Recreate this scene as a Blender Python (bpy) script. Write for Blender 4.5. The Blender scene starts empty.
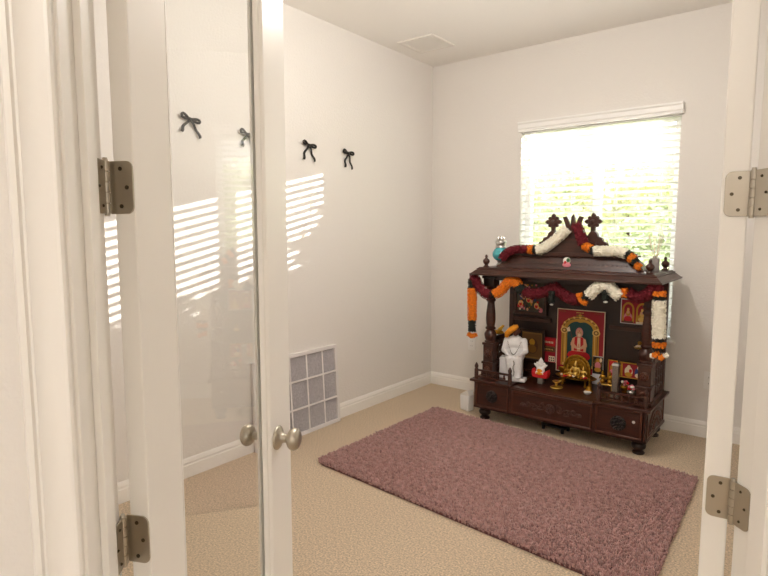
import bpy, bmesh, math, random
from mathutils import Vector, Matrix, noise
random.seed(7)
R = math.radians
PI = math.pi
scn = bpy.context.scene
COL = scn.collection

# ------------------------------------------------------------------ materials
MATS = {}
def srgb(r, g, b):
    def c(v):
        v /= 255.0
        return v / 12.92 if v <= 0.04045 else ((v + 0.055) / 1.055) ** 2.4
    return (c(r), c(g), c(b), 1.0)

def mat(name, col, rough=0.5, var=0.0, scale=20.0, bump=0.0, bscale=None, metal=0.0, coat=0.0,
        stretch=None, spec=0.5, sss=0.0, detail=4.0, sheen=0.0, trans=0.0):
    if name in MATS:
        return MATS[name]
    m = bpy.data.materials.new(name)
    m.use_nodes = True
    nt = m.node_tree
    b = nt.nodes['Principled BSDF']
    c = col if len(col) == 4 else srgb(*col)
    b.inputs['Base Color'].default_value = c
    b.inputs['Roughness'].default_value = rough
    b.inputs['Metallic'].default_value = metal
    b.inputs['Coat Weight'].default_value = coat
    b.inputs['Coat Roughness'].default_value = 0.15
    b.inputs['Specular IOR Level'].default_value = spec
    b.inputs['Sheen Weight'].default_value = sheen
    b.inputs['Transmission Weight'].default_value = trans
    if var > 0 or bump > 0:
        tc = nt.nodes.new('ShaderNodeTexCoord')
        mp = nt.nodes.new('ShaderNodeMapping')
        nt.links.new(tc.outputs['Object'], mp.inputs['Vector'])
        if stretch:
            mp.inputs['Scale'].default_value = stretch
    if var > 0:
        n = nt.nodes.new('ShaderNodeTexNoise')
        n.inputs['Scale'].default_value = scale
        n.inputs['Detail'].default_value = detail
        nt.links.new(mp.outputs['Vector'], n.inputs['Vector'])
        r = nt.nodes.new('ShaderNodeValToRGB')
        r.color_ramp.elements[0].position = 0.3
        r.color_ramp.elements[1].position = 0.7
        r.color_ramp.elements[0].color = tuple(max(0, x * (1 - var)) for x in c[:3]) + (1,)
        r.color_ramp.elements[1].color = tuple(min(1, x * (1 + var)) for x in c[:3]) + (1,)
        nt.links.new(n.outputs['Fac'], r.inputs['Fac'])
        nt.links.new(r.outputs['Color'], b.inputs['Base Color'])
    if bump > 0:
        n2 = nt.nodes.new('ShaderNodeTexNoise')
        n2.inputs['Scale'].default_value = bscale or scale
        n2.inputs['Detail'].default_value = 3.0
        nt.links.new(mp.outputs['Vector'], n2.inputs['Vector'])
        bp = nt.nodes.new('ShaderNodeBump')
        bp.inputs['Strength'].default_value = bump
        bp.inputs['Distance'].default_value = 0.01
        nt.links.new(n2.outputs['Fac'], bp.inputs['Height'])
        nt.links.new(bp.outputs['Normal'], b.inputs['Normal'])
    MATS[name] = m
    return m

def glass_mat(name, tint=(1, 1, 1, 1), rough=0.0):
    m = bpy.data.materials.new(name)
    m.use_nodes = True
    nt = m.node_tree
    nt.nodes.clear()
    out = nt.nodes.new('ShaderNodeOutputMaterial')
    mix = nt.nodes.new('ShaderNodeMixShader')
    tr = nt.nodes.new('ShaderNodeBsdfTransparent')
    gl = nt.nodes.new('ShaderNodeBsdfGlossy')
    # Schlick reflectance from the angle of incidence, the same for both sides of the sheet
    ge = nt.nodes.new('ShaderNodeNewGeometry')
    dt = nt.nodes.new('ShaderNodeVectorMath'); dt.operation = 'DOT_PRODUCT'
    nt.links.new(ge.outputs['Incoming'], dt.inputs[0]); nt.links.new(ge.outputs['Normal'], dt.inputs[1])
    def mth(op, a, b=None):
        n = nt.nodes.new('ShaderNodeMath'); n.operation = op
        for i, q in enumerate((a, b)):
            if q is None: continue
            if isinstance(q, (int, float)): n.inputs[i].default_value = q
            else: nt.links.new(q, n.inputs[i])
        return n.outputs[0]
    fr_out = mth('ADD', mth('MULTIPLY', mth('POWER', mth('SUBTRACT', 1.0, mth('ABSOLUTE', dt.outputs['Value'])), 5.0), 0.96), 0.04)
    tr.inputs['Color'].default_value = tint
    gl.inputs['Roughness'].default_value = rough
    gl.inputs['Color'].default_value = (1, 1, 1, 1)
    nt.links.new(fr_out, mix.inputs['Fac'])
    nt.links.new(tr.outputs['BSDF'], mix.inputs[1])
    nt.links.new(gl.outputs['BSDF'], mix.inputs[2])
    nt.links.new(mix.outputs['Shader'], out.inputs['Surface'])
    MATS[name] = m
    return m

wall_m = mat('wall_paint', (229, 225, 220), 0.75, bump=0.22, bscale=75)
ceil_m = mat('ceiling_paint', (242, 239, 234), 0.85, bump=0.15, bscale=60)
trim_m = mat('trim_paint', (240, 237, 232), 0.32)
door_m = mat('door_paint', (240, 237, 232), 0.33)
blind_m = mat('blind_slat_white', (244, 243, 240), 0.45)
vinyl_m = mat('vinyl_white', (240, 240, 238), 0.4)
carpet_m = mat('carpet_beige', (220, 199, 172), 0.97, var=0.34, scale=120, bump=1.0, bscale=260, detail=9)
rug_m = mat('rug_mauve', (168, 129, 124), 0.95, var=0.34, scale=38, sheen=0.2)
rug_base_m = mat('rug_backing', (104, 70, 70), 0.95)
wood_m = mat('mahogany', (60, 27, 14), 0.38, var=0.35, scale=9, stretch=(1.0, 6.0, 7.0), coat=0.12, bump=0.05, bscale=60)
wood_d = mat('mahogany_dark', (42, 20, 11), 0.42, var=0.3, scale=14, coat=0.08)
wood_e = mat('mahogany_edge', (82, 40, 22), 0.32, var=0.25, scale=14, coat=0.25)
knob_m = mat('carved_knob_dark', (28, 15, 12), 0.35, coat=0.2)
nickel_m = mat('satin_nickel', (184, 176, 162), 0.40, metal=1.0)
screw_m = mat('screw_dark', (92, 84, 72), 0.4, metal=1.0)
brass_m = mat('aged_brass', (160, 118, 40), 0.42, var=0.3, scale=60, metal=0.9)
brass_l = mat('bright_brass', (214, 178, 92), 0.28, metal=0.9)
silver_m = mat('silver_metal', (196, 194, 190), 0.28, metal=1.0)
tower_m = mat('silver_pattern', (128, 118, 108), 0.4, var=0.5, scale=220, metal=0.5)
teal_m = mat('teal_glass', (74, 168, 176), 0.15, var=0.35, scale=35, coat=0.6)
maroon_m = mat('flower_maroon', (106, 6, 26), 0.8, var=0.3, scale=90)
orange_m = mat('flower_orange', (232, 124, 16), 0.8, var=0.3, scale=90)
white_f = mat('flower_white', (252, 246, 230), 0.8, var=0.06, scale=90)
green_f = mat('leaf_dark', (22, 28, 20), 0.7, var=0.4, scale=90)
marble_m = mat('white_marble', (228, 226, 226), 0.42, var=0.04, scale=60)
white_p = mat('white_plastic', (235, 233, 230), 0.4)
paper_w = mat('paper_white', (226, 222, 214), 0.7)
saffron_m = mat('saffron_cloth', (232, 150, 28), 0.8, var=0.15, scale=60)
yellow_m = mat('yellow_cloth', (214, 164, 46), 0.8, var=0.15, scale=60)
skin_m = mat('painted_skin', (224, 170, 134), 0.6)
brown_m = mat('brown_paint', (96, 56, 40), 0.6)
red_m = mat('red_print', (200, 22, 32), 0.55)
red_d = mat('deep_red_print', (158, 12, 34), 0.55)
gold_p = mat('gold_print', (200, 146, 44), 0.5)
gold_l = mat('light_gold_print', (232, 192, 104), 0.5)
gold_d = mat('dark_gold_print', (128, 88, 28), 0.5)
teal_p = mat('teal_print', (22, 74, 74), 0.5)
cream_p = mat('cream_print', (238, 218, 186), 0.55)
green_p = mat('green_print', (54, 104, 56), 0.55)
blue_p = mat('blue_print', (60, 72, 128), 0.55)
pink_p = mat('pink_print', (222, 132, 142), 0.55)
black_p = mat('black_print', (24, 22, 22), 0.5)
bow_m = mat('black_ribbon', (26, 23, 22), 0.55)
filter_m = mat('pleated_filter', (188, 184, 187), 0.9, var=0.25, scale=140, stretch=(1, 3, 0.7), bump=0.5, bscale=160)
card_m = mat('white_cardboard', (226, 222, 220), 0.8)
grey_box = mat('diffuser_grey', (150, 142, 138), 0.5)
reed_m = mat('reed_stick', (226, 206, 184), 0.7)
vent_m = mat('vent_white', (234, 230, 224), 0.6)
vent_in = mat('vent_mesh_grey', (226, 221, 215), 0.8, var=0.1, scale=120)
grey_mt = mat('grey_stone', (120, 112, 104), 0.6)
slipper_m = mat('dark_tray', (30, 22, 20), 0.5)
leaf_a = mat('bush_leaf', (206, 214, 182), 0.6, var=0.4, scale=3)
leaf_b = mat('bush_leaf_yellow', (220, 220, 180), 0.6, var=0.35, scale=3)
for m_ in (leaf_a, leaf_b):
    nt = m_.node_tree
    pb_ = nt.nodes['Principled BSDF']
    tl = nt.nodes.new('ShaderNodeBsdfTranslucent')
    mx = nt.nodes.new('ShaderNodeMixShader'); mx.inputs['Fac'].default_value = 0.45
    ol = [n for n in nt.nodes if n.type == 'OUTPUT_MATERIAL'][0]
    src = pb_.inputs['Base Color'].links[0].from_socket
    nt.links.new(src, tl.inputs['Color'])
    nt.links.new(pb_.outputs['BSDF'], mx.inputs[1]); nt.links.new(tl.outputs['BSDF'], mx.inputs[2])
    nt.links.new(mx.outputs['Shader'], ol.inputs['Surface'])
bark_m = mat('bark', (86, 70, 52), 0.9)
ground_m = mat('outside_grass', (128, 136, 84), 0.95, var=0.3, scale=4)
glass_w = glass_mat('window_glass')
glass_d = glass_mat('door_glass', (0.985, 0.99, 0.985, 1))

# ------------------------------------------------------------------ mesh helpers
class MB:
    def __init__(s):
        s.v, s.f, s.m = [], [], []
    def add(s, vs, fs, mi=0):
        o = len(s.v)
        s.v += [tuple(p) for p in vs]
        s.f += [tuple(i + o for i in f) for f in fs]
        s.m += [mi] * len(fs)
        return s
    def box(s, x0, x1, y0, y1, z0, z1, mi=0):
        v = [(x, y, z) for x in (x0, x1) for y in (y0, y1) for z in (z0, z1)]
        return s.add(v, [(0, 1, 3, 2), (4, 6, 7, 5), (0, 4, 5, 1), (2, 3, 7, 6), (0, 2, 6, 4), (1, 5, 7, 3)], mi)
    def obox(s, M, hx, hy, hz, mi=0):
        v = [M @ Vector((x * hx, y * hy, z * hz)) for x in (-1, 1) for y in (-1, 1) for z in (-1, 1)]
        return s.add(v, [(0, 1, 3, 2), (4, 6, 7, 5), (0, 4, 5, 1), (2, 3, 7, 6), (0, 2, 6, 4), (1, 5, 7, 3)], mi)
    def prism(s, poly, d0, d1, axis='y', mi=0):
        """poly in the two remaining axes (in x,y,z order), extruded along axis d0..d1"""
        def P(a, b, d):
            return {'x': (d, a, b), 'y': (a, d, b), 'z': (a, b, d)}[axis]
        n = len(poly)
        v = [P(a, b, d0) for a, b in poly] + [P(a, b, d1) for a, b in poly]
        f = [tuple(range(n)), tuple(range(2 * n - 1, n - 1, -1))]
        f += [(i, i + n, (i + 1) % n + n, (i + 1) % n) for i in range(n)]
        return s.add(v, f, mi)
    def lathe(s, prof, c=(0, 0, 0), n=20, axis='z', mi=0, sx=1.0, sy=1.0):
        v, f = [], []
        for r, h in prof:
            for k in range(n):
                a = 2 * PI * k / n
                p = (r * sx * math.cos(a), r * sy * math.sin(a), h)
                if axis == 'y': p = (p[0], h, p[1])
                if axis == 'x': p = (h, p[0], p[1])
                v.append((c[0] + p[0], c[1] + p[1], c[2] + p[2]))
        m = len(prof)
        for i in range(m - 1):
            for k in range(n):
                f.append((i * n + k, i * n + (k + 1) % n, (i + 1) * n + (k + 1) % n, (i + 1) * n + k))
        f.append(tuple(range(n - 1, -1, -1)))
        f.append(tuple((m - 1) * n + k for k in range(n)))
        return s.add(v, f, mi)
    def tube(s, path, r, n=8, mi=0, flat=1.0, up=None):
        pts = [Vector(p) for p in path]
        rs = r if isinstance(r, (list, tuple)) else [r] * len(pts)
        v, f = [], []
        prev = None
        for i, p in enumerate(pts):
            t = (pts[min(i + 1, len(pts) - 1)] - pts[max(i - 1, 0)])
            t = t.normalized() if t.length > 1e-9 else Vector((0, 0, 1))
            ref = Vector(up) if up else (prev if prev is not None else (Vector((0, 0, 1)) if abs(t.z) < 0.9 else Vector((1, 0, 0))))
            a = ref - t * ref.dot(t)
            if a.length < 1e-6:
                a = t.orthogonal()
            a.normalize()
            b = t.cross(a)
            prev = a
            for k in range(n):
                w = 2 * PI * k / n
                v.append(p + a * (math.cos(w) * rs[i] * flat) + b * (math.sin(w) * rs[i]))
        m = len(pts)
        for i in range(m - 1):
            for k in range(n):
                f.append((i * n + k, i * n + (k + 1) % n, (i + 1) * n + (k + 1) % n, (i + 1) * n + k))
        f.append(tuple(range(n - 1, -1, -1)))
        f.append(tuple((m - 1) * n + k for k in range(n)))
        return s.add(v, f, mi)
    def ell(s, c, r, n=12, m=8, mi=0, rot=None):
        if not isinstance(r, (tuple, list)): r = (r, r, r)
        v, f = [], []
        for i in range(1, m):
            t = PI * i / m
            for k in range(n):
                a = 2 * PI * k / n
                v.append(Vector((r[0] * math.sin(t) * math.cos(a), r[1] * math.sin(t) * math.sin(a), r[2] * math.cos(t))))
        v.append(Vector((0, 0, r[2]))); v.append(Vector((0, 0, -r[2])))
        T, B = len(v) - 2, len(v) - 1
        for i in range(m - 2):
            for k in range(n):
                f.append((i * n + k, (i + 1) * n + k, (i + 1) * n + (k + 1) % n, i * n + (k + 1) % n))
        for k in range(n):
            f.append((T, k, (k + 1) % n))
            f.append((B, (m - 2) * n + (k + 1) % n, (m - 2) * n + k))
        if rot: v = [rot @ p for p in v]
        c = Vector(c)
        return s.add([p + c for p in v], f, mi)
    def ring(s, c, R0, r, axis='y', n=24, k=8, mi=0, sx=1.0, sz=1.0, a0=0, a1=2 * PI):
        pts = []
        full = abs(a1 - a0 - 2 * PI) < 1e-6
        for i in range(n + 1):
            a = a0 + (a1 - a0) * i / n
            u, w = R0 * sx * math.cos(a), R0 * sz * math.sin(a)
            d = {'y': (u, 0, w), 'x': (0, u, w), 'z': (u, w, 0)}[axis]
            pts.append((c[0] + d[0], c[1] + d[1], c[2] + d[2]))
        return s.tube(pts, r, k, mi, up={'y': (0, 1, 0), 'x': (1, 0, 0), 'z': (0, 0, 1)}[axis])

def obj(name, mb, mats, parent=None, loc=(0, 0, 0), rotz=0.0, smooth=True, bevel=0.0, seg=2, rot=None, angle=40):
    me = bpy.data.meshes.new(name)
    me.from_pydata(mb.v, [], mb.f)
    if not isinstance(mats, (list, tuple)): mats = [mats]
    for m in mats: me.materials.append(m)
    if len(mats) > 1:
        me.polygons.foreach_set('material_index', mb.m)
    bm = bmesh.new(); bm.from_mesh(me)
    bmesh.ops.recalc_face_normals(bm, faces=bm.faces[:])
    bm.to_mesh(me); bm.free()
    o = bpy.data.objects.new(name, me)
    COL.objects.link(o)
    o.location = loc
    o.rotation_euler = rot if rot else (0, 0, rotz)
    if parent: o.parent = parent
    if smooth:
        me.polygons.foreach_set('use_smooth', [True] * len(me.polygons))
        me.set_sharp_from_angle(angle=R(angle))
    if bevel > 0:
        b = o.modifiers.new('Bevel', 'BEVEL')
        b.width = bevel; b.segments = seg; b.limit_method = 'ANGLE'; b.angle_limit = R(35)
        b.harden_normals = False
    return o

def tag(o, label=None, cat=None, group=None, kind=None):
    if label: o['label'] = label
    if cat: o['category'] = cat
    if group: o['group'] = group
    if kind: o['kind'] = kind
    return o

def thing(name, label, cat, loc=(0, 0, 0), rotz=0.0, group=None):
    o = bpy.data.objects.new(name, None)
    o.empty_display_size = 0.05
    COL.objects.link(o)
    o.location = loc; o.rotation_euler = (0, 0, rotz)
    return tag(o, label, cat, group)

def dup(root, loc, rotz=0.0, label=None):
    r = root.copy(); COL.objects.link(r); r.location = loc; r.rotation_euler = (0, 0, rotz)
    if label: r['label'] = label
    for ch in list(root.children):
        c = ch.copy(); COL.objects.link(c); c.parent = r
        for g in ch.children:
            d = g.copy(); COL.objects.link(d); d.parent = c
    return r

def struct(name, mb, m, parent=None, **k):
    o = obj(name, mb, m, parent, **k)
    if not parent: o['kind'] = 'structure'
    return o

def figure(name, blobs, m, parent, voxel=0.004, smooth_it=3):
    """one continuous body: overlapping rounded volumes remeshed into a single skin"""
    mb = MB()
    for b in blobs:
        if b[0] == 'e': mb.ell(b[1], b[2], 14, 10)
        else:
            p, q, r0, r1 = Vector(b[1]), Vector(b[2]), b[3], b[4]
            for i in range(7):
                t = i / 6
                mb.ell(p.lerp(q, t), r0 + (r1 - r0) * t, 12, 8)
    o = obj(name, mb, m, parent)
    r = o.modifiers.new('Remesh', 'REMESH'); r.mode = 'VOXEL'; r.voxel_size = voxel; r.use_smooth_shade = True
    s = o.modifiers.new('Smooth', 'SMOOTH'); s.iterations = smooth_it; s.factor = 0.5
    return o

def circle(cx, cz, rx, rz=None, n=20, a0=0, a1=2 * PI):
    rz = rz or rx
    full = abs(a1 - a0 - 2 * PI) < 1e-6
    m = n if full else n + 1
    return [(cx + rx * math.cos(a0 + (a1 - a0) * i / n), cz + rz * math.sin(a0 + (a1 - a0) * i / n)) for i in range(m)]
def rect(x0, x1, z0, z1):
    return [(x0, z0), (x1, z0), (x1, z1), (x0, z1)]

def printed(name, layers, parent, y=0.0, step=0.0004, **k):
    """a flat print: polygons in x,z facing -y, each a hair in front of the one before"""
    ms, mb = [], MB()
    for i, (poly, m) in enumerate(layers):
        if m not in ms: ms.append(m)
        yy = y - i * step
        mb.add([(a, yy, b) for a, b in poly], [tuple(range(len(poly)))], ms.index(m))
    o = obj(name, mb, ms, parent, smooth=False, **k)
    me = o.data
    # all faces look towards -y
    bm = bmesh.new(); bm.from_mesh(me); bm.normal_update()
    for f in bm.faces:
        if f.normal.y > 0: f.normal_flip()
    bm.to_mesh(me); bm.free()
    return o

# ------------------------------------------------------------------ room dimensions
H = 2.74
XR, YF = 2.69, -3.76
e = Vector((math.cos(R(45)), math.sin(R(45)), 0))
PL = Vector((1.7195, -3.6352, 0))
PR = PL + e * 1.197
WX0, WX1, WZ0, WZ1 = 0.815, 1.918, 0.62, 2.145     # window opening

# floor
def floor_mb():
    mb = MB()
    mb.add([(-0.2, -8.0, 0), (6.0, -8.0, 0), (6.0, 0.16, 0), (-0.2, 0.16, 0)], [(0, 1, 2, 3)])
    mb.add([(-0.2, -8.0, -0.2), (6.0, -8.0, -0.2), (6.0, 0.16, -0.2), (-0.2, 0.16, -0.2)], [(3, 2, 1, 0)])
    mb.add([(-0.2, -8.0, -0.2), (6.0, -8.0, -0.2), (6.0, -8.0, 0), (-0.2, -8.0, 0)], [(0, 1, 2, 3)])
    mb.add([(-0.2, 0.16, -0.2), (6.0, 0.16, -0.2), (6.0, 0.16, 0), (-0.2, 0.16, 0)], [(0, 1, 2, 3)])
    return mb
struct('floor', floor_mb(), carpet_m, smooth=False)
struct('ceiling', MB().box(-0.14, 6.0, -6.2, 0.16, H, H + 0.15), ceil_m, smooth=False)
struct('wall_left', MB().box(-0.14, 0, -3.9, 0.16, 0, H), wall_m, smooth=False)
wb = MB()
wb.box(0, WX0, 0, 0.16, 0, H).box(WX1, 2.83, 0, 0.16, 0, H).box(WX0, WX1, 0, 0.16, 0, WZ0).box(WX0, WX1, 0, 0.16, WZ1, H)
struct('wall_back', wb, wall_m, smooth=False)
struct('wall_right', MB().box(XR, XR + 0.14, -2.6, 0.0, 0, H), wall_m, smooth=False)
struct('wall_front', MB().box(0, 1.56, YF - 0.14, YF, 0, H), wall_m, smooth=False)

# entry wall at 45 degrees: local x along the wall from the left hinge, local y into the room
EA = R(45)
we = MB()
we.box(-0.19, -0.022, -0.14, -0.006, 0, H).box(1.219, 1.41, -0.14, -0.006, 0, H).box(-0.022, 1.219, -0.14, -0.006, 2.43, H)
struct('wall_entry', we, wall_m, loc=PL, rotz=EA, smooth=False)
# the hall the picture is taken from; unglazed right-wall opening added to light the doorway
struct('wall_hall_left', MB().box(-0.2, -0.14, -6.3, -3.9, 0, H), wall_m, smooth=False)
struct('wall_hall_end', MB().box(-0.2, 6.0, -6.42, -6.3, 0, H), wall_m, smooth=False)
hb_ = MB()
hb_.box(6.0, 6.12, -6.42, -5.3, 0, H).box(6.0, 6.12, -3.7, 0.16, 0, H).box(6.0, 6.12, -5.3, -3.7, 2.15, H)
struct('wall_hall_right', hb_, wall_m, smooth=False)
struct('wall_hall_back', MB().box(2.83, 6.0, 0.04, 0.16, 0, H), wall_m, smooth=False)
# jamb with stop
jm = MB()
jm.box(-0.022, -0.004, -0.141, -0.004, 0, 2.41)
jm.box(1.201, 1.219, -0.141, -0.004, 0, 2.41)
jm.box(-0.022, 1.219, -0.141, -0.004, 2.41, 2.43)
jm.box(-0.004, 0.008, -0.092, -0.054, 0, 2.41)
jm.box(1.189, 1.201, -0.092, -0.054, 0, 2.41)
struct('trim_1', jm, trim_m, loc=PL, rotz=EA, smooth=False, bevel=0.0015)
# casings on the hall side: profile (s outward from the reveal, thickness)
def casing_profile():
    return [(0, 0), (0, 0.010), (0.003, 0.013), (0.008, 0.013), (0.010, 0.008), (0.013, 0.0085), (0.022, 0.0095), (0.031, 0.0115),
            (0.040, 0.0155), (0.045, 0.0195), (0.047, 0.0165), (0.050, 0.0165), (0.052, 0.022), (0.061, 0.022), (0.066, 0.017), (0.066, 0)]
def casing(s0, sgn, y0, ysgn):
    prof = [(s0 + sgn * a, y0 + ysgn * b) for a, b in casing_profile()]
    return MB().prism(prof, 0.0, 2.49, 'z')
struct('trim_2', casing(-0.009, -1, -0.1405, -1), trim_m, loc=PL, rotz=EA, angle=18)
struct('trim_3', casing(1.206, 1, -0.1405, -1), trim_m, loc=PL, rotz=EA, angle=18)
struct('trim_4', casing(-0.012, -1, -0.0055, 1), trim_m, loc=PL, rotz=EA, angle=18)
struct('trim_5', casing(1.209, 1, -0.0055, 1), trim_m, loc=PL, rotz=EA, angle=18)

# baseboards
def base_prof():
    return [(0, 0.001), (0.014, 0.001), (0.014, 0.070), (0.0105, 0.074), (0.0105, 0.082), (0.012, 0.086), (0.009, 0.094), (0.007, 0.102), (0.003, 0.108), (0, 0.108)]
struct('baseboard_left', MB().prism([(a, z) for a, z in base_prof()], YF, 0.0, 'y'), trim_m, angle=20)
struct('baseboard_back', MB().prism([(-a, z) for a, z in base_prof()], 0.0, XR, 'x'), trim_m, angle=20)
struct('baseboard_right', MB().prism([(XR - a, z) for a, z in base_prof()], -2.6, 0.0, 'y'), trim_m, angle=20)
struct('baseboard_front', MB().prism([(YF + a, z) for a, z in base_prof()], 0.0, 1.5, 'x'), trim_m, angle=20)

# window
win = thing('window_1', None, None, (WX0, 0, WZ0)); win['kind'] = 'structure'
ww, wh = WX1 - WX0, WZ1 - WZ0
fm = MB()
for (a, b, c, d) in ((0, 0.045, 0, wh), (ww - 0.045, ww, 0, wh), (0.045, ww - 0.045, 0, 0.045), (0.045, ww - 0.045, wh - 0.045, wh)):
    fm.box(a, b, 0.10, 0.158, c, d)
fm.box(ww / 2 - 0.028, ww / 2 + 0.028, 0.105, 0.152, 0.045, wh - 0.045)
obj('window_frame', fm, vinyl_m, win, bevel=0.002, smooth=False)
obj('window_pane', MB().box(0.045, ww - 0.045, 0.126, 0.130, 0.045, wh - 0.045), glass_w, win, smooth=False)
obj('window_sill', MB().box(-0.035, ww + 0.035, -0.03, 0.098, -0.02, 0.0), trim_m, win, bevel=0.004, smooth=False)

# blinds
bl = thing('window_blinds', 'white horizontal faux-wood blinds with a valance covering the window', 'blinds', (WX0, 0, WZ0))
vp = [(-0.002, wh - 0.035), (-0.034, wh - 0.035), (-0.034, wh - 0.02), (-0.040, wh - 0.012), (-0.040, wh + 0.016), (-0.048, wh + 0.026), (-0.048, wh + 0.036), (-0.002, wh + 0.036)]
obj('valance', MB().prism(vp, -0.014, ww + 0.014, 'x'), blind_m, bl, angle=20)
obj('head_rail', MB().box(0.004, ww - 0.004, 0.008, 0.06, wh - 0.045, wh - 0.002), blind_m, bl, smooth=False)
TILT = R(-14)
pitch = 0.0455
slat = MB()
N = 7
prof = []
for i in range(N):
    t = -0.5 + i / (N - 1)
    prof.append((t * 0.050, 0.0022 * (1 - (2 * t) ** 2) + 0.0017))
for i in range(N - 1, -1, -1):
    t = -0.5 + i / (N - 1)
    prof.append((t * 0.050, 0.0022 * (1 - (2 * t) ** 2) - 0.0017))
ca, sa = math.cos(TILT), math.sin(TILT)
prof = [(y * ca - z * sa, y * sa + z * ca) for y, z in prof]
slat.prism(prof, 0.005, ww - 0.005, 'x')
first = None
nsl = int((wh - 0.075) / pitch)
for i in range(nsl):
    z = wh - 0.062 - i * pitch
    if z < 0.03: break
    if first is None:
        first = obj('slat', slat, blind_m, bl, loc=(0, 0.036, z))
    else:
        c = first.copy(); COL.objects.link(c); c.location = (0, 0.036, z); c.parent = bl
obj('bottom_rail', MB().box(0.005, ww - 0.005, 0.012, 0.06, 0.002, 0.02), blind_m, bl, bevel=0.003, smooth=False)
for x in (0.11, 0.40, ww - 0.40, ww - 0.11):
    lm = MB()
    for y in (0.0095, 0.0625):
        lm.box(x - 0.0009, x + 0.0009, y - 0.0006, y + 0.0006, 0.01, wh - 0.04)
    obj('ladder_cord', lm, blind_m, bl, smooth=False)
obj('tilt_wand', MB().tube([(0.07, 0.002, wh - 0.05), (0.07, -0.004, wh - 0.3), (0.07, -0.004, wh - 0.75)], 0.004, 8), blind_m, bl)

# ------------------------------------------------------------------ french doors
ZT = 2.395
def hinge_leaf(w, z0, z1, rr=0.013):
    """leaf outline in (y,z) with the two far corners rounded"""
    p = [(0, z0), ]
    for i in range(7):
        a = -PI / 2 + (PI / 2) * i / 6
        p.append((w - rr + rr * math.cos(a), z0 + rr + rr * math.sin(a)))
    for i in range(7):
        a = (PI / 2) * i / 6
        p.append((w - rr + rr * math.cos(a), z1 - rr + rr * math.sin(a)))
    p.append((0, z1))
    return p

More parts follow.
